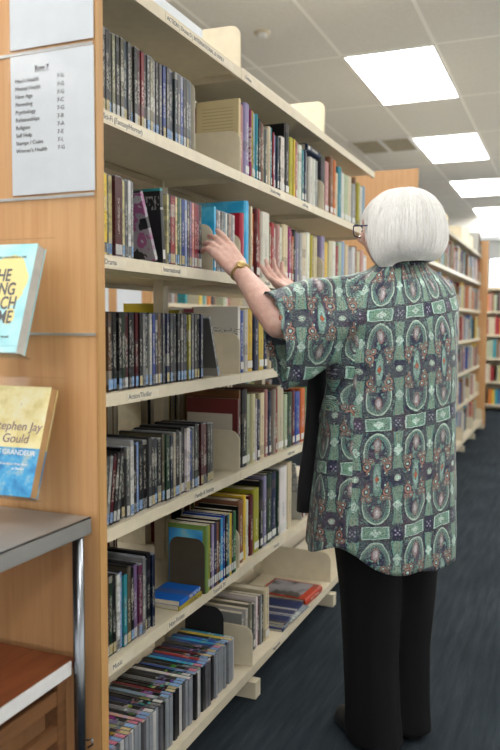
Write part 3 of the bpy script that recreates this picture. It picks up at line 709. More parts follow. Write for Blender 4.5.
def display(name, top, bot, W, thick, cov, pages, label, hlabel):
    """book seen cover-on; origin at the lower right front corner, local z up the cover, local +y into the book"""
    top, bot = Vector(top), Vector(bot); H = (top - bot).length; ang = math.atan2(top.y - bot.y, top.z - bot.z)
    e = empty(name, bot, (-ang, 0, R(2))); tag(e, label, 'book', 'books displayed on the end panel')
    m = MB(); m.box(-W, 0, 0, .0012, 0, H); m.box(-W, 0, thick - .0012, thick, 0, H); m.box(-W, -W + .0012, .0012, thick - .0012, 0, H); m.build('cover', cov, e)
    MB().box(-W + .0015, -.002, .0013, thick - .0013, .001, H - .001).build('page_block', pages, e)
    h = empty('book_holder', bot, (-ang, 0, R(2))); tag(h, hlabel, 'book holder', 'clear book holders on the end panel')
    m = MB(); m.box(-W - .01, .012, thick + .002, thick + .005, -.006, H + .028); m.box(-W - .01, .012, -.004, thick + .005, -.006, -.003); m.box(-W - .01, .012, -.004, -.001, -.006, .012)
    m.build('clear_tray', M['acrylic'], h)
    return e, H
pg_grey = plain('grey_page_edges', (.52, .50, .46), .8); pg_tan = plain('tan_page_edges', (.45, .26, .11), .8)
b1, H1 = display('book', (-1.001, 1.285, 1.399), (-.996, 1.208, 1.181), .155, .030, cover1(), pg_grey, 'pale aqua paperback with yellow blot on the end panel, upper of the two', 'upper clear acrylic holder on the end panel')
b2, H2 = display('book', (-.996, 1.305, 1.106), (-.983, 1.228, .892), .155, .026, cover2(), pg_tan, 'yellow and blue paperback on the end panel, lower of the two', 'lower clear acrylic holder on the end panel')
TX = lambda p, b, sz, x, z, mat, ax='RIGHT', bold=0., sx=1, sh=0.: text('lettering', b, sz, (x, -.0006, z), (R(90), 0, 0), mat, p, ax, bold, sx, sh)
for i, s in enumerate(('THE', 'LIVING', 'MARCH', 'ME')): TX(b1, s, .0375, (-.0486, -.031, -.0225, -.026)[i], .1505 - .0298 * i, M['greyink'], bold=.0006, sx=.72)
TX(b1, 'A WORLD OF STORIES, ONE STEP AT A TIME', .006, -.02, .2, M['greyink']); TX(b1, 'A novel', .008, -.025, .03, M['greyink'])
TX(b2, 'Stephen Jay', .026, -.004, .134, M['purpleink'], sh=.1); TX(b2, 'Gould', .026, -.030, .108, M['purpleink'], sh=.1)
TX(b2, 'LIFE\u2019S GRANDEUR', .0150, -.008, .083, M['whiteink'])
TX(b2, 'The spread of excellence from Plato', .007, -.022, .062, M['whiteink']); TX(b2, 'to Darwin', .007, -.028, .053, M['whiteink'])
# wire hangers of the holders
for zz in (1.47, 1.16):
    pass

# ------------------------------------------------------------------ display trolley, bottom left
tr = empty('display_trolley', (-1.25, 1.05, 0)); tag(tr, 'grey steel topped trolley with a red-brown lower shelf, against the end panel', 'trolley')
def bx(n, x0, x1, y0, y1, z0, z1, mat, b=.0012, par=None): return MB().box(x0 + 1.25, x1 + 1.25, y0 - 1.05, y1 - 1.05, z0, z1).build(n, M[mat], par or tr, bevel=b)
m = MB(); m.box(-.35, .325, -.45, .305, .826, .83); m.box(.321, .325, -.45, .305, .794, .83); m.box(-.35, .325, .301, .305, .794, .83); m.box(-.35, .321, -.45, -.446, .794, .83); m.build('table_top', M['steel'], tr, bevel=.0015)
for x, y in ((-.944, 1.332), (-1.56, 1.332), (-.944, .64), (-1.56, .64)):
    l = MB().tube([(x + 1.25, y - 1.05, .0), (x + 1.25, y - 1.05, .826)], .0125, 16).build('leg', M['chrome'], tr, True)
bx('lower_shelf', -1.58, -.958, .62, 1.345, .506, .521, 'redwood')
bx('shelf_edge', -.958, -.953, .62, 1.318, .496, .526, 'white_metal')
for k in range(6): bx('side_slat', -.985, -.968, .66, 1.29, .440 - k * .075, .472 - k * .075, 'slat')
bx('slat_post', -1.0, -.966, 1.285, 1.315, .02, .488, 'slat'); bx('bottom_shelf', -1.55, -.99, .64, 1.30, .04, .055, 'redwood')
h = MB().tube([(.32, .27, .36), (.335, .27, .36), (.345, .27, .365), (.345, .27, .352), (.335, .268, .345)], .002, 8).build('wire_hook', M['chrome'], tr, True)

# ------------------------------------------------------------------ the woman
al = R(40); FD = Vector((-math.cos(al), math.sin(al), 0)); LD = Vector((-math.sin(al), -math.cos(al), 0)); UP = Vector((0, 0, 1))
def skin_mat():
    a = N('skin', .5); f = a.noise(a.coord(), 45, 4, .6)
    a.base(a.ramp(f, [(.3, (.60, .35, .285)), (.55, (.70, .45, .375)), (.75, (.76, .54, .46))]))
    a.b.inputs['Subsurface Weight'].default_value = .12; a.b.inputs['Subsurface Radius'].default_value = (.01, .004, .002); a.b.inputs['Subsurface Scale'].default_value = 1.0
    a.bump(a.noise(a.coord(), 220, 3), .15, .001); return a.m
SK = skin_mat()
W0 = Vector((-.46, 2.18, 0))
person = empty('person', W0); tag(person, 'woman with white bobbed hair, patterned green tunic and black trousers reaching for a disc', 'person')
def voxel(bm_mb, name, vox, smooth, it, mat, parent=person, keep=None):
    me = bm_mb.mesh(name + '_raw', mat); o = link(name, me)
    r = o.modifiers.new('r', 'REMESH'); r.mode = 'VOXEL'; r.voxel_size = vox; r.use_smooth_shade = True
    if it:
        s = o.modifiers.new('s', 'SMOOTH'); s.factor = smooth; s.iterations = it
    bpy.context.view_layer.update()
    me2 = D.meshes.new_from_object(o.evaluated_get(bpy.context.evaluated_depsgraph_get()))
    D.objects.remove(o); D.meshes.remove(me); me2.name = name
    me2.materials.clear(); me2.materials.append(mat)
    for p in me2.polygons: p.use_smooth = True
    return me2
SL = Vector((-.565, 2.045, 1.315)); SR = Vector((-.365, 2.290, 1.31))
EL = Vector((-.715, 1.915, 1.240)); WL = Vector((-.868, 2.000, 1.390))
ER = Vector((-.64, 2.42, 1.20)); WR = Vector((-.845, 2.44, 1.335))
NK = Vector((-.445, 2.175, 1.37))
HC = Vector((-.463, 2.16, 1.503)); hd = Vector((-.965, .26, 0)).normalized(); hl = Vector((-hd.y * -1, 0, 0)); hl = Vector((0, 0, 1)).cross(hd)
body = MB()
def ring_loft(mb, rings, seg=48, cap=True):
    vs = []
    for r in rings: vs.append([mb.bm.verts.new(p) for p in r])
    for a, b in zip(vs, vs[1:]):
        n = len(a)
        for k in range(n): mb.bm.faces.new((a[k], a[(k + 1) % n], b[(k + 1) % n], b[k]))
    if cap: mb.bm.faces.new(vs[0][::-1]); mb.bm.faces.new(vs[-1])
def ell(c, ax, bx_, ra, rb, seg=48, f=None):
    out = []
    for k in range(seg):
        t = 2 * math.pi * k / seg; q = 1 if f is None else f(t)
        out.append(Vector(c) + ax * ra * math.cos(t) * q + bx_ * rb * math.sin(t) * q)
    return out
# torso, hips, legs (mostly under clothes)
TC = Vector((-.455, 2.185, 0)); HPC = Vector((-.485, 2.19, 0))
ring_loft(body, [ell(HPC + UP * .80, LD, FD, .13, .11), ell(HPC + UP * .88, LD, FD, .165, .135), ell(HPC + UP * .98, LD, FD, .155, .13), ell(TC + UP * 1.12, LD, FD, .15, .125), ell(TC + UP * 1.24, LD, FD, .155, .115), ell(TC + UP * 1.32, LD, FD, .14, .08), ell(TC + UP * 1.36, LD, FD, .07, .055)], 32)
body.cone(TC + UP * 1.30, .06, HC - hd * .015 - UP * .055, .050)
body.cone(SL + Vector((.03, .04, -.01)), .048, SL, .044).cone(SL, .044, EL, .040).cone(EL, .041, EL.lerp(WL, .35), .040).cone(EL.lerp(WL, .35), .040, WL, .024)
body.cone(SR - Vector((.03, .04, .01)), .048, SR, .044).cone(SR, .044, ER, .037).cone(ER, .037, ER.lerp(WR, .35), .036).cone(ER.lerp(WR, .35), .036, WR, .024)
AL = Vector((-.495, 2.16, .075)); AR = Vector((-.435, 2.285, .075))
for s, A_ in ((1, AL), (-1, AR)):
    hip = HPC + LD * .085 * s + UP * .84; kn = hip.lerp(A_, .5) + FD * .01; kn.z = .46
    body.cone(hip, .085, kn, .055).cone(kn, .055, A_, .034); body.cone(A_, .034, A_ + Vector((-.09, .08, -.045)), .026)
# hand built finger by finger
def hand(mb, wrist, tipdir, palmn, thumb_side, size, curls, spread=.016, thumb=None):
    """wrist -> along tipdir; palmn = palm normal; thumb_side = +-1 side axis"""
    t = tipdir.normalized(); n = (palmn - t * palmn.dot(t)).normalized(); s = t.cross(n) * thumb_side
    P = lambda a, b, c: wrist + t * a * size + s * b * size + n * c * size
    # palm: a slab of blended cones
    for b in (-.030, -.012, .008, .026): mb.cone(P(.004, b * .55, 0), .017 * size, P(.082, b, -.001), .0125 * size)
    mb.cone(P(.012, .015, .006), .018 * size, P(.05, .028, .008), .014 * size)   # thumb mound
    LN_ = [(.026, .040, .026, .020), (.008, .044, .029, .021), (-.012, .040, .027, .020), (-.030, .031, .021, .018)]
    for i, (b, l1, l2, l3) in enumerate(LN_):
        base = P(.082 - abs(b) * .12, b, -.001); d = (t + s * (b * 3.2 * spread / .016) * .9).normalized(); cu = curls[i]; ang = 0; p = base; r = .0092 * size
        for L_, ca, rr in ((l1, cu[0], .0088), (l2, cu[1], .0080), (l3, cu[2], .0070)):
            ang += ca; dd = (d * math.cos(R(ang)) + n * math.sin(R(ang))); q = p + dd * L_ * size
            mb.cone(p, r, q, rr * size); p, r = q, rr * size
    th = thumb or ((.030, .034, .012), (.058, .058, .022), (.082, .066, .030))
    a0 = P(.016, .020, .006); r = .0125 * size
    for k, q in enumerate(th):
        q = P(*q); rr = (.0115, .0100, .0085)[k] * size; mb.cone(a0, r, q, rr); a0, r = q, rr
# left hand: reaches to the spines, index finger extended, the others curling round a case
LT = Vector((-.092, .030, .098))
hand(body, WL, LT, Vector((-.48, .60, -.40)), -1, 1.04, [(4, 12, 8), (10, 18, 12), (15, 24, 14), (20, 30, 16)], thumb=((.030, .034, .014), (.055, .046, .034), (.078, .044, .050)))
RT_ = Vector((-.945, 2.47, 1.40)) - WR
hand(body, WR, RT_, Vector((.35, -.35, .85)), -1, 1.0, [(10, 14, 8), (14, 20, 12), (18, 24, 14), (22, 28, 16)], thumb=((.028, .036, .014), (.052, .056, .026), (.076, .062, .030)))
# head
hm = bmesh.new(); bmesh.ops.create_icosphere(hm, subdivisions=5, radius=1)
def G(x, s): return math.exp(-(x / s) ** 2)
for v_ in hm.verts:
    p = v_.co.copy(); x, y_, z = p.x, p.y, p.z      # x forward, y left, z up
    X, Y_, Z = x * .094, y_ * .074, z * .112
    if z < 0: Y_ *= 1 - .22 * z * z; X *= 1 - .10 * z * z if x > 0 else 1 - .35 * z * z
    if x > 0:
        X = min(X, .090)
        X += .026 * G(Y_, .011) * G(Z + .022, .016) * (1 if Z < 0 else 1) + .012 * G(Y_, .009) * G(Z + .002, .022)
        X -= .012 * (G(Y_ - .031, .014) + G(Y_ + .031, .014)) * G(Z - .002, .012)
        X += .006 * G(Z - .022, .010) * G(Y_, .05)
        X += .007 * G(Y_, .020) * (G(Z + .052, .005) + G(Z + .062, .006)) - .005 * G(Y_, .022) * G(Z + .0570, .003)
        X += .012 * G(Y_, .02) * G(Z + .088, .016); X += .006 * (G(Y_ - .04, .02) + G(Y_ + .04, .02)) * G(Z + .02, .02)
    v_.co = HC + hd * X + hl * Y_ + UP * Z
me_t = D.meshes.new('t'); hm.to_mesh(me_t); hm.free(); body.bm.from_mesh(me_t); D.meshes.remove(me_t)
for s in (1, -1): body.ball(HC + hl * .074 * s - hd * .004 - UP * .012, .03, (.35, .75, 1.0), Matrix((hl, hd, UP)).transposed())
bme = voxel(body, 'body', .0036, .5, 4, SK)
bo = link('body', bme, person); bo.matrix_parent_inverse = Matrix.Translation(-W0)
def pchild(o): o.parent = person; o.matrix_parent_inverse = Matrix.Translation(-W0); return o
# eyes
em = plain('eye_white', (.75, .73, .7), .2); im = plain('iris_blue_grey', (.05, .09, .13), .15)
for s in (1, -1):
    c = HC + hd * .070 + hl * .031 * s + UP * .002
    pchild(MB().ball(c, .0125).build('eyeball', em, None, True)); pchild(MB().ball(c + hd * .0085, .0058, (1, 1, 1)).build('iris', im, None, True))
# ---- tunic pattern material
def m_tunic():
    a = N('paisley_tunic', .55); uv = a.coord('UV')
    nz = a.n('ShaderNodeTexNoise'); a.put(nz.inputs['Vector'], uv); nz.inputs['Scale'].default_value = 22; nz.inputs['Detail'].default_value = 1
    nx, ny, nzz = a.sep(nz.outputs['Color']); ux, uy, uz = a.sep(uv)
    ux = a.math('ADD', ux, a.math('MULTIPLY', a.math('SUBTRACT', nx, .5), .012)); uy = a.math('ADD', uy, a.math('MULTIPLY', a.math('SUBTRACT', ny, .5), .012))
    u = a.math('PINGPONG', ux, .058); v = a.math('PINGPONG', uy, .145)
    def e(cx, cy, rx, ry):   # squared elliptical distance
        p = a.math('DIVIDE', a.math('SUBTRACT', u, cx), rx); q = a.math('DIVIDE', a.math('SUBTRACT', v, cy), ry)
        return a.math('ADD', a.math('MULTIPLY', p, p), a.math('MULTIPLY', q, q))
    def ang(cx, cy): return a.math('ARCTAN2', a.math('SUBTRACT', v, cy), a.math('SUBTRACT', u, cx))
    def box(cx, cy, hx, hy):
        p = a.math('DIVIDE', a.math('ABSOLUTE', a.math('SUBTRACT', u, cx)), hx); q = a.math('DIVIDE', a.math('ABSOLUTE', a.math('SUBTRACT', v, cy)), hy)
        return a.math('MAXIMUM', p, q)
    lt = lambda x, t: a.math('LESS_THAN', x, t)
    navy = (.009, .011, .05); ink = (.005, .005, .016); mint = (.14, .30, .25); pale = (.48, .68, .61); sage = (.13, .16, .12); lime = (.30, .33, .19); pink = (.33, .27, .29); org = (.50, .09, .02); peach = (.42, .20, .13); teal = (.03, .13, .13)
    fine = a.noise(uv, 260, 2, .6); mid = a.noise(uv, 70, 2, .6)
    c = a.ramp(mid, [(.34, ink), (.44, navy), (.55, teal), (.585, navy), (.63, mint), (.69, peach)], 'CONSTANT')
    stripes = lambda x, k: a.math('GREATER_THAN', a.math('FRACT', a.math('MULTIPLY', x, k)), .55)
    # long leaves arching round the oval
    d = e(.058, .076, .038, .053); c = a.mix(lt(d, 1.10), c, ink); c = a.mix(lt(d, 1.0), c, pale); c = a.mix(a.math('MULTIPLY', lt(d, .92), stripes(d, 9)), c, lime)
    c = a.mix(lt(d, .80), c, ink); c = a.mix(lt(d, .75), c, mint); c = a.mix(a.math('MULTIPLY', lt(d, .68), stripes(ang(.058, .076), 7)), c, navy)
    d = e(.058, .086, .026, .046); c = a.mix(lt(d, 1.0), c, navy); c = a.mix(a.math('MULTIPLY', lt(d, .8), a.math('GREATER_THAN', mid, .56)), c, mint)
    d = e(.058, .056, .0085, .0155); c = a.mix(lt(d, 1.5), c, peach); c = a.mix(lt(d, 1.25), c, ink); c = a.mix(lt(d, 1), c, pink); c = a.mix(lt(d, .30), c, (.55, .50, .52))
    # scrolls
    for (cx, cy, r_) in ((.030, .112, .010), (.040, .096, .007), (.024, .094, .006), (.036, .128, .007)):
        d = e(cx, cy, r_, r_); c = a.mix(lt(d, 1.5), c, ink); c = a.mix(lt(d, 1.15), c, peach); c = a.mix(lt(d, .5), c, navy); c = a.mix(lt(d, .15), c, pale)
    # mandala
    pet = a.math('MULTIPLY', a.math('COSINE', a.math('MULTIPLY', ang(.058, .145), 10)), .22)
    d = a.math('ADD', e(.058, .145, .026, .034), pet); c = a.mix(lt(d, 1), c, navy)
    d = e(.058, .145, .0115, .042); c = a.mix(lt(d, 1.15), c, ink); c = a.mix(lt(d, 1), c, mint); c = a.mix(lt(d, .6), c, pale); c = a.mix(a.math('MULTIPLY', lt(d, .6), stripes(d, 7)), c, teal)
    d = box(.058, .145, .014, .014); dd = a.math('ADD', a.math('DIVIDE', a.math('ABSOLUTE', a.math('SUBTRACT', u, .058)), .0058), a.math('DIVIDE', a.math('ABSOLUTE', a.math('SUBTRACT', v, .145)), .009))
    c = a.mix(lt(dd, 1.35), c, sage); c = a.mix(lt(dd, 1), c, org)
    # vase column
    wv = a.math('ADD', .0085, a.math('MULTIPLY', a.math('ABSOLUTE', a.math('SUBTRACT', v, .072)), .16))
    col = a.math('DIVIDE', u, wv); inz = a.math('MULTIPLY', a.math('GREATER_THAN', v, .022), lt(v, .121))
    c = a.mix(a.math('MULTIPLY', lt(col, 1.18), inz), c, ink); c = a.mix(a.math('MULTIPLY', lt(col, 1.0), inz), c, mint)
    c = a.mix(a.math('MULTIPLY', a.math('MULTIPLY', lt(col, .55), inz), stripes(u, 260)), c, lime)
    pet = a.math('MULTIPLY', a.math('COSINE', a.math('MULTIPLY', ang(0, .072), 4)), .35)
    d = a.math('SUBTRACT', e(0, .072, .011, .012), pet); c = a.mix(lt(d, 1), c, pale); c = a.mix(lt(d, .12), c, (.6, .7, .6))
    # navy rosette with pale eye
    pet = a.math('MULTIPLY', a.math('COSINE', a.math('MULTIPLY', ang(0, .145), 8)), .25)
    d = a.math('ADD', e(0, .145, .022, .022), pet); c = a.mix(lt(d, 1), c, navy); d = e(0, .145, .0105, .0085); c = a.mix(lt(d, 1.0), c, (.40, .47, .38)); c = a.mix(lt(d, .25), c, pale)
    # cross band with plates and four-petal flowers
    c = a.mix(lt(v, .0215), c, ink); b = box(.058, 0, .036, .0165); c = a.mix(lt(b, 1), c, pale); c = a.mix(lt(b, .86), c, mint); c = a.mix(a.math('MULTIPLY', lt(b, .74), stripes(ux, 190)), c, (.20, .38, .22))
    pet = a.math('MULTIPLY', a.math('COSINE', a.math('MULTIPLY', ang(.058, 0), 4)), .45)
    d = a.math('SUBTRACT', e(.058, 0, .012, .009), pet); c = a.mix(lt(d, 1), c, pale); c = a.mix(lt(d, .15), c, (.62, .7, .62))
    pet = a.math('MULTIPLY', a.math('COSINE', a.math('MULTIPLY', ang(0, 0), 8)), .28)
    d = a.math('ADD', e(0, 0, .021, .023), pet); c = a.mix(lt(d, 1), c, navy)
    for q in ((.006, .006), (0.0, .0)): d = e(q[0], q[1], .0026, .0026); c = a.mix(lt(d, 1), c, (.35, .30, .45))
    # fine drawn lines over all
    vo = a.n('ShaderNodeTexVoronoi', voronoi_dimensions='2D'); a.put(vo.inputs['Vector'], a.mapping(uv, (1, .62, 1))); vo.inputs['Scale'].default_value = 62
    rg_ = a.math('FRACT', a.math('MULTIPLY', vo.outputs['Distance'], 5.5)); vb = a.n('ShaderNodeRGBToBW'); a.put(vb.inputs[0], vo.outputs['Color'])
    sel = a.math('GREATER_THAN', vb.outputs[0], .42)
    c = a.mix(a.math('MULTIPLY', a.math('MULTIPLY', a.math('LESS_THAN', rg_, .34), sel), .72), c, ink)
    c = a.mix(a.math('MULTIPLY', a.math('MULTIPLY', a.math('GREATER_THAN', rg_, .78), sel), .35), c, (.55, .68, .60))
    c = a.mix(a.math('MULTIPLY', a.math('LESS_THAN', vb.outputs[0], .26), .16), c, (.30, .18, .20))
    c = a.mix(a.math('MULTIPLY', a.math('GREATER_THAN', fine, .62), .28), c, (.45, .60, .50)); c = a.mix(a.math('MULTIPLY', a.math('LESS_THAN', fine, .43), .72), c, ink)
    a.base(c); a.b.inputs['Sheen Weight'].default_value = .05; return a.m
TUN = m_tunic()
# ---- tunic geometry: body and sleeves fused
tun = MB()
def fold(k1, k2, amp, ph=0): return lambda t: 1 + amp * math.sin(k1 * t + ph) + amp * .6 * math.sin(k2 * t + 1.3 + ph)
def trow(z, c, ra, rb, amp): return ell(Vector((c[0], c[1], z)), LD, FD, ra, rb, 96, fold(9, 15, amp, z * 1.5))
rows = [(.50, (-.492, 2.19), .226, .203, .020), (.60, (-.492, 2.19), .222, .199, .020), (.72, (-.488, 2.188), .217, .190, .018), (.86, (-.482, 2.186), .211, .181, .014), (1.0, (-.474, 2.181), .203, .170, .010), (1.12, (-.467, 2.176), .197, .160, .007), (1.22, (-.461, 2.175), .196, .148, .004), (1.29, (-.456, 2.174), .196, .130, .0), (1.345, (-.453, 2.175), .178, .110, 0), (1.372, (-.448, 2.178), .140, .090, 0), (1.392, (-.445, 2.178), .095, .074, 0), (1.41, (-.445, 2.178), .064, .062, 0)]
ring_loft(tun, [trow(*r_) for r_ in rows])
eL = Vector((-.728, 1.905, 1.232)); eR = ER + Vector((.02, -.01, 0))
def sleeve(mb, S, E_, inner, cz, hgt, wid):
    inner = Vector(inner)
    """kimono sleeve: rings stay upright and hang below the arm"""
    d = (E_ - S); d.z = 0; L_ = d.length + .045; d.normalize(); side = Vector((-d.y, d.x, 0)); out = []
    for k in range(9):
        t = k / 8; top = S.z + .074 + (E_.z + .086 - S.z - .074) * t; lowv = hgt[0] + (hgt[1] - hgt[0]) * t
        bottom = top - lowv; c = S + d * (L_ * t) + inner * (1 - t); w_ = wid[0] + (wid[1] - wid[0]) * t
        ring = []
        for q in range(40):
            a_ = 2 * math.pi * q / 40; ca, sa = math.cos(a_), math.sin(a_)
            zz = (top + bottom) / 2 + (top - bottom) / 2 * (abs(sa) ** .75) * (1 if sa > 0 else -1); ww = w_ * (1 - .25 * max(0, -sa)) * (1 + .05 * math.sin(5 * a_ + 6 * t))
            ring.append(Vector((c.x, c.y, zz)) + side * ca * ww + d * (.04 * t * sa) + side * .006 * math.sin(9 * t + 3 * a_))
        out.append(ring)
    ring_loft(mb, out)
    return d
CEL = EL + (EL - SL).normalized() * -.002
dL = sleeve(tun, SL, eL, (.06, .07, 0), 0, (.20, .275), (.085, .070))
dR = sleeve(tun, SR, eR, (-.03, -.05, 0), 0, (.15, .235), (.055, .060))
tme = voxel(tun, 'tunic', .0075, .5, 3, TUN)
b_ = bmesh.new(); b_.from_mesh(tme)
def hemz(p):
    q = p - Vector((-.487, 2.19, 0)); l = q.dot(LD); f = q.dot(FD); a_ = math.atan2(l, f)   # 0 front, 90deg left, 180 back
    return .592 - .020 / (1 + math.exp(-(abs(a_) - 2.2) * 6)) + .048 * math.exp(-((abs(a_) - 1.95) / .33) ** 2) + .003 * math.sin(9 * a_)
def cuffL(p): return (p - eL).dot(dL) - .20 * (p.z - 1.19)
def cuffR(p): return (p - eR).dot(dR) - .20 * (p.z - 1.19)
low = []; 
kill = [v_ for v_ in b_.verts if v_.co.z < hemz(v_.co) or cuffL(v_.co) > -.006 and (v_.co - TC).dot(LD) > .1 and v_.co.z > .9 or cuffR(v_.co) > -.006 and (v_.co - TC).dot(LD) < 0 and v_.co.z > .9 or (v_.co.z > 1.392 and (v_.co - Vector((-.445, 2.178, 1.4))).length < .06)]
bmesh.ops.delete(b_, geom=kill, context='VERTS')
for v_ in b_.verts:
    if v_.is_boundary and v_.co.z < .75: v_.co.z = hemz(v_.co)
# cloth folds
for v_ in b_.verts:
    n_ = v_.normal; p = v_.co; amp = .004 if p.z > 1.0 else .0065
    d_ = noise.noise(Vector((p.x * 9, p.y * 9, p.z * 2.2))) * amp * 1.6 + noise.noise(Vector((p.x * 22 + p.z * 7, p.y * 22, p.z * 7))) * .0028
    rel = p - SL; s_ = rel.dot(dL)
    if s_ > -.03 and p.z > .95: d_ += .0045 * math.sin(46 * (p.z + .45 * s_) + 2 * noise.noise(p * 6))
    v_.co = p + n_ * d_
b_.to_mesh(tme); b_.free()
uvl = tme.uv_layers.new(name='UV')
for poly in tme.polygons:
    cen = poly.center; rel = cen - SL
    onL = (rel.dot(dL) > .0 and (cen - TC).dot(LD) > .19 and cen.z > 1.0)
    us = []; a0_ = math.atan2((cen - Vector((-.465, 2.185, 0))).dot(LD), -(cen - Vector((-.465, 2.185, 0))).dot(FD)); off = (.05, .115) if a0_ > 1.19 or a0_ < -1.6 else (0, 0)
    for li in poly.loop_indices:
        p = tme.vertices[tme.loops[li].vertex_index].co
        if onL: uvl.data[li].uv = (1.0 + (p - SL).dot(dL) * 1.0 + .0, 1.3 + p.z - 1.248 + (.0 if poly.normal.y < .3 else .05))
        else:
            q = p - Vector((-.465, 2.185, 0)); a_ = math.atan2(q.dot(LD), -q.dot(FD)); us.append((li, a_, p))
    if us:
        if max(u_[1] for u_ in us) - min(u_[1] for u_ in us) > 3: us = [(l_, a_ + (2 * math.pi if a_ < 0 else 0), p) for l_, a_, p in us]
        for l_, a_, p in us: uvl.data[l_].uv = (off[0] + a_ * .203, p.z - .70 + .02 * a_ + .29 + off[1])
so = link('tunic', tme); s_ = so.modifiers.new('s', 'SOLIDIFY'); s_.thickness = .0018; s_.offset = -1; pchild(so)
# collar band
col = MB()
NC = Vector((-.447, 2.18, 0))
ring_loft(col, [ell(NC + UP * 1.375, LD, FD, .082, .078, 48), ell(NC + UP * 1.408 - FD * .004, LD, FD, .064, .064, 48), ell(NC + UP * 1.412 - FD * .004, LD, FD, .061, .061, 48), ell(NC + UP * 1.395, LD, FD, .058, .058, 48)], cap=False)
cme = col.mesh('collar', TUN, True); uvl = cme.uv_layers.new(name='UV')
for li, l_ in enumerate(cme.loops):
    p = cme.vertices[l_.vertex_index].co; q = p - NC; uvl.data[li].uv = (math.atan2(q.dot(LD), -q.dot(FD)) * .07 + 0.0, (p.z - 1.392) * .6)
pchild(link('collar', cme))
# trousers
BK = N('black_trouser_cloth', .8, spec=.2); BK.base((.0045, .0045, .0055)); BK.bump(BK.noise(BK.mapping(BK.coord(), (8, 8, 2)), 1, 4), .3, .02); BKM = BK.m
trs = MB()
def leg(s, A_):
    hip = HPC + LD * .075 * s; rr = []
    for z, t, ra, rb in ((.022, 0, .074, .104), (.12, .1, .072, .094), (.28, .28, .074, .090), (.45, .5, .082, .096), (.62, .75, .090, .112), (.80, 1, .108, .130), (.92, 1.1, .10, .12)):
        c = Vector((A_.x, A_.y, 0)).lerp(Vector((hip.x, hip.y, 0)), min(t, 1)); c.z = z
        rr.append(ell(c + FD * (.012 if z < .3 else 0), LD, FD, ra, rb, 64, fold(5, 8, .025 if z < .9 else 0, z * 2 + s)))
    ring_loft(trs, rr)
leg(1, AL); leg(-1, AR)
ring_loft(trs, [ell(HPC + UP * .74, LD, FD, .14, .125), ell(HPC + UP * .84, LD, FD, .178, .145), ell(HPC + UP * .98, LD, FD, .168, .140), ell(HPC + UP * 1.02, LD, FD, .16, .134)])
me_ = voxel(trs, 'trousers', .008, .5, 4, BKM); pchild(link('trousers', me_))
for A_, s in ((AL, 1), (AR, -1)):
    sh = MB(); fd = Vector((-.75, .66, 0)); sd = UP.cross(fd); c = Vector((A_.x, A_.y, 0)); R_ = []
    for a_, w_, h_ in ((-.065, .018, .05), (-.055, .030, .075), (-.01, .036, .09), (.05, .036, .07), (.11, .044, .052), (.16, .040, .042), (.185, .024, .030), (.19, .008, .02)):
        R_.append([c + fd * a_ + sd * w_ * math.cos(t) + UP * (max(0, math.sin(t)) * h_ + .012 * (1 + min(0, math.sin(t)))) for t in [2 * math.pi * k / 24 for k in range(24)]])
    ring_loft(sh, R_); q = sh.build('shoe', plain('black_shoe_leather', (.012, .012, .013), .4, var=0), None, True); pchild(q)
# black hanging cloth in front of the body
sc = MB(); rr = []
for k in range(14):
    t = k / 13; z = 1.14 - .455 * t; c = Vector((-.680 - .030 * t, 2.165 + .0 * t, z)); w_ = .021 + .010 * t
    rr.append([c + Vector((math.cos(q), .25 * math.sin(q), 0)) * w_ + Vector((0, .10, 0)) * (math.sin(q)) * .5 + Vector((0, .008 * math.sin(9 * t + q), 0)) for q in [2 * math.pi * i / 32 for i in range(32)]])
ring_loft(sc, rr); q = sc.build('hanging_scarf', plain('black_scarf_cloth', (.006, .006, .008), .85, var=0), None, True); q['label'] = 'plain black cloth hanging in front of the tunic'; pchild(q)
# watch bracelet
ax = (WL - EL).normalized(); u1 = ax.cross(UP).normalized(); u2 = ax.cross(u1); WC = WL - ax * .012
gm = plain('gold_watch_metal', (.50, .36, .15), .3, .9)
wt = MB()
for k in range(30):
    a_ = 2 * math.pi * k / 30; p = WC + (u1 * math.cos(a_) + u2 * math.sin(a_)) * .0268
    wt.ball(p, .0042, (1, 1, 1))
wb = wt.build('watch_bracelet', gm, None, True); pchild(wb)
fc = (u1 * -.4 + u2 * -.9).normalized()
wf_ = MB().tube([WC + fc * .0245, WC + fc * .031, WC + fc * .032], [.0125, .0125, .0105], 20).build('watch_face', gm, None, True); pchild(wf_)
# glasses
gl = MB(); gmx = plain('dark_blue_frame', (.015, .025, .09), .25, var=0)
def loopR(c, rx, rz, n=20, r_=.0017):
    pts = [];
    for k in range(n + 1):
        t = 2 * math.pi * k / n; pts.append(c + hl * rx * (abs(math.cos(t)) ** .6) * (1 if math.cos(t) > 0 else -1) + UP * rz * (abs(math.sin(t)) ** .6) * (1 if math.sin(t) > 0 else -1))
    gl.tube(pts, r_, 8, False)
for s in (1, -1):
    c = HC + hd * .096 + hl * .034 * s - UP * .002; loopR(c, .026, .017)
    gl.tube([c + hl * .026 * s + UP * .010, c + hl * .038 * s - hd * .008 + UP * .010, c + hl * .043 * s - hd * .05 + UP * .008, c + hl * .043 * s - hd * .10], .002, 8)
gl.tube([HC + hd * .098 + hl * .009, HC + hd * .101 + UP * .004, HC + hd * .098 - hl * .009], .0018, 8)
g_ = gl.build('glasses', gmx, None, True); pchild(g_)
for s in (1, -1):
    c = HC + hd * .096 + hl * .034 * s - UP * .002; MB().tube([c - hd * .0006, c + hd * .0006], [.017, .017], 24).build('lens', M['acrylic'], g_)
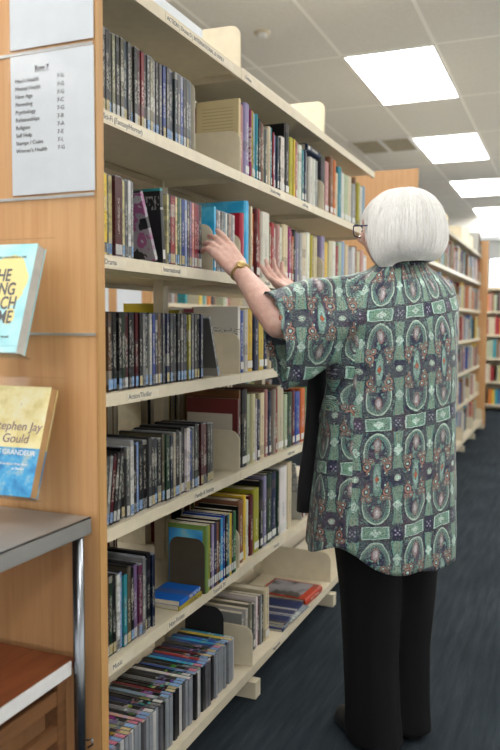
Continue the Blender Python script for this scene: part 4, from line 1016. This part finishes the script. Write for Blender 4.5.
# hair
def hair_mat():
    a = N('white_hair', .55); oi = a.noise(a.mapping(a.coord(), (260, 260, 12)), 1, 3)
    a.base(a.ramp(oi, [(.3, (.80, .785, .75)), (.6, (.92, .915, .90))])); return a.m
HM = hair_mat()
HCn = HC - hd * .034 + UP * .004
def hprof(t, th):
    """t 0 crown .. 1 tips; th azimuth from the face; returns radius factor and height"""
    fr = abs(th)
    prof = [(0.0, .106), (.030, .103), (.058, .092), (.082, .072), (.098, .045), (.108, .012), (.113, -.022), (.111, -.050), (.102, -.072), (.090, -.088), (.070, -.096)]
    k = t * (len(prof) - 1); i = min(int(k), len(prof) - 2); f = k - i
    r_ = prof[i][0] * (1 - f) + prof[i + 1][0] * f; z_ = prof[i][1] * (1 - f) + prof[i + 1][1] * f
    return r_, z_
def hpoint(t, th, off=0.0):
    fr = abs(th)
    # length: fringe short over the face, long at the cheeks, tucked at the nape
    if fr < .62: tm = .50
    elif fr < .95: tm = .50 + (fr - .62) / .33 * .55
    else: tm = 1.05
    if fr > 2.2: tm = .98
    tt = t * min(tm, 1.0); r_, z_ = hprof(tt, th)
    ext = max(0, tm - 1) * t
    drop = (.024 * math.exp(-((fr - 1.15) / .38) ** 2)) * max(0, t - .5) * 2
    cx, sx_ = math.cos(th), math.sin(th)
    sm = min(1, max(0, (tt - .42) / .2)); rad_f = 1.0 if cx < 0 else 1.0 + cx * (.25 - .24 * sm); rad_s = .90
    z_ = z_ - drop
    if fr < .9: r_ = r_ * (1 - .03)
    lump = 1 + .018 * math.sin(7 * th + 1) * t + .012 * math.sin(13 * th) * t
    return HCn + hd * cx * r_ * rad_f * lump * (1 + off) + hl * sx_ * r_ * rad_s * lump * (1 + off) + UP * (z_ + off * .08)
hb = MB(); rg = []
for i in range(25):
    t = i / 24; rg.append([hpoint(max(t, .004), th if th <= math.pi else th - 2 * math.pi, -.035) for th in [2 * math.pi * k / 120 for k in range(120)]])
ring_loft(hb, rg, cap=False)
for k in range(5200):
    th = rnd.uniform(-math.pi, math.pi); t0 = rnd.random() ** 1.3 * .7; off = rnd.uniform(-.03, .022); wob = rnd.uniform(-.03, .03); ph = rnd.uniform(0, 6); te = rnd.uniform(.93, 1.01)
    if rnd.random() < .03: off += rnd.uniform(.02, .06)
    pts = []
    for j in range(9):
        t = t0 + (te - t0) * j / 8; th2 = th + wob * math.sin(3 * t + ph); th2 = (th2 + math.pi) % (2 * math.pi) - math.pi
        pts.append(hpoint(t, th2, off * (.4 + .6 * t)))
    hb.tube(pts, [.0006] + [.0011] * 7 + [.0004], 3, False)
hme = hb.mesh('hair', HM, True); pchild(link('hair', hme))

# ------------------------------------------------------------------ camera and light
cam = D.cameras.new('camera'); co = D.objects.new('camera', cam); COL.objects.link(co); bpy.context.scene.camera = co
YAW, PIT, ROL = R(22.5686), R(3.8577), R(.2179)
fw = Vector((-math.sin(YAW) * math.cos(PIT), math.cos(YAW) * math.cos(PIT), -math.sin(PIT))); rt = Vector((math.cos(YAW), math.sin(YAW), 0)); up = rt.cross(fw)
r2 = rt * math.cos(ROL) + up * math.sin(ROL); u2_ = -rt * math.sin(ROL) + up * math.cos(ROL)
mt = Matrix((r2, u2_, -fw)).transposed().to_4x4(); mt.translation = (0, 0, 1.24); co.matrix_world = mt
cam.sensor_fit = 'VERTICAL'; cam.sensor_height = 36; cam.lens = 770.03 / 750 * 36; cam.clip_start = .05
cam.dof.use_dof = True; cam.dof.focus_distance = 2.15; cam.dof.aperture_fstop = 3.2
wd = D.worlds.new('world'); bpy.context.scene.world = wd; wd.use_nodes = True
wd.node_tree.nodes['Background'].inputs[0].default_value = (.8, .88, 1, 1); wd.node_tree.nodes['Background'].inputs[1].default_value = .3
sc_ = bpy.context.scene
sc_.view_settings.view_transform = 'Standard'; sc_.view_settings.look = 'None'; sc_.view_settings.exposure = 0.52; sc_.view_settings.gamma = 1; sc_.view_settings.use_curve_mapping = False
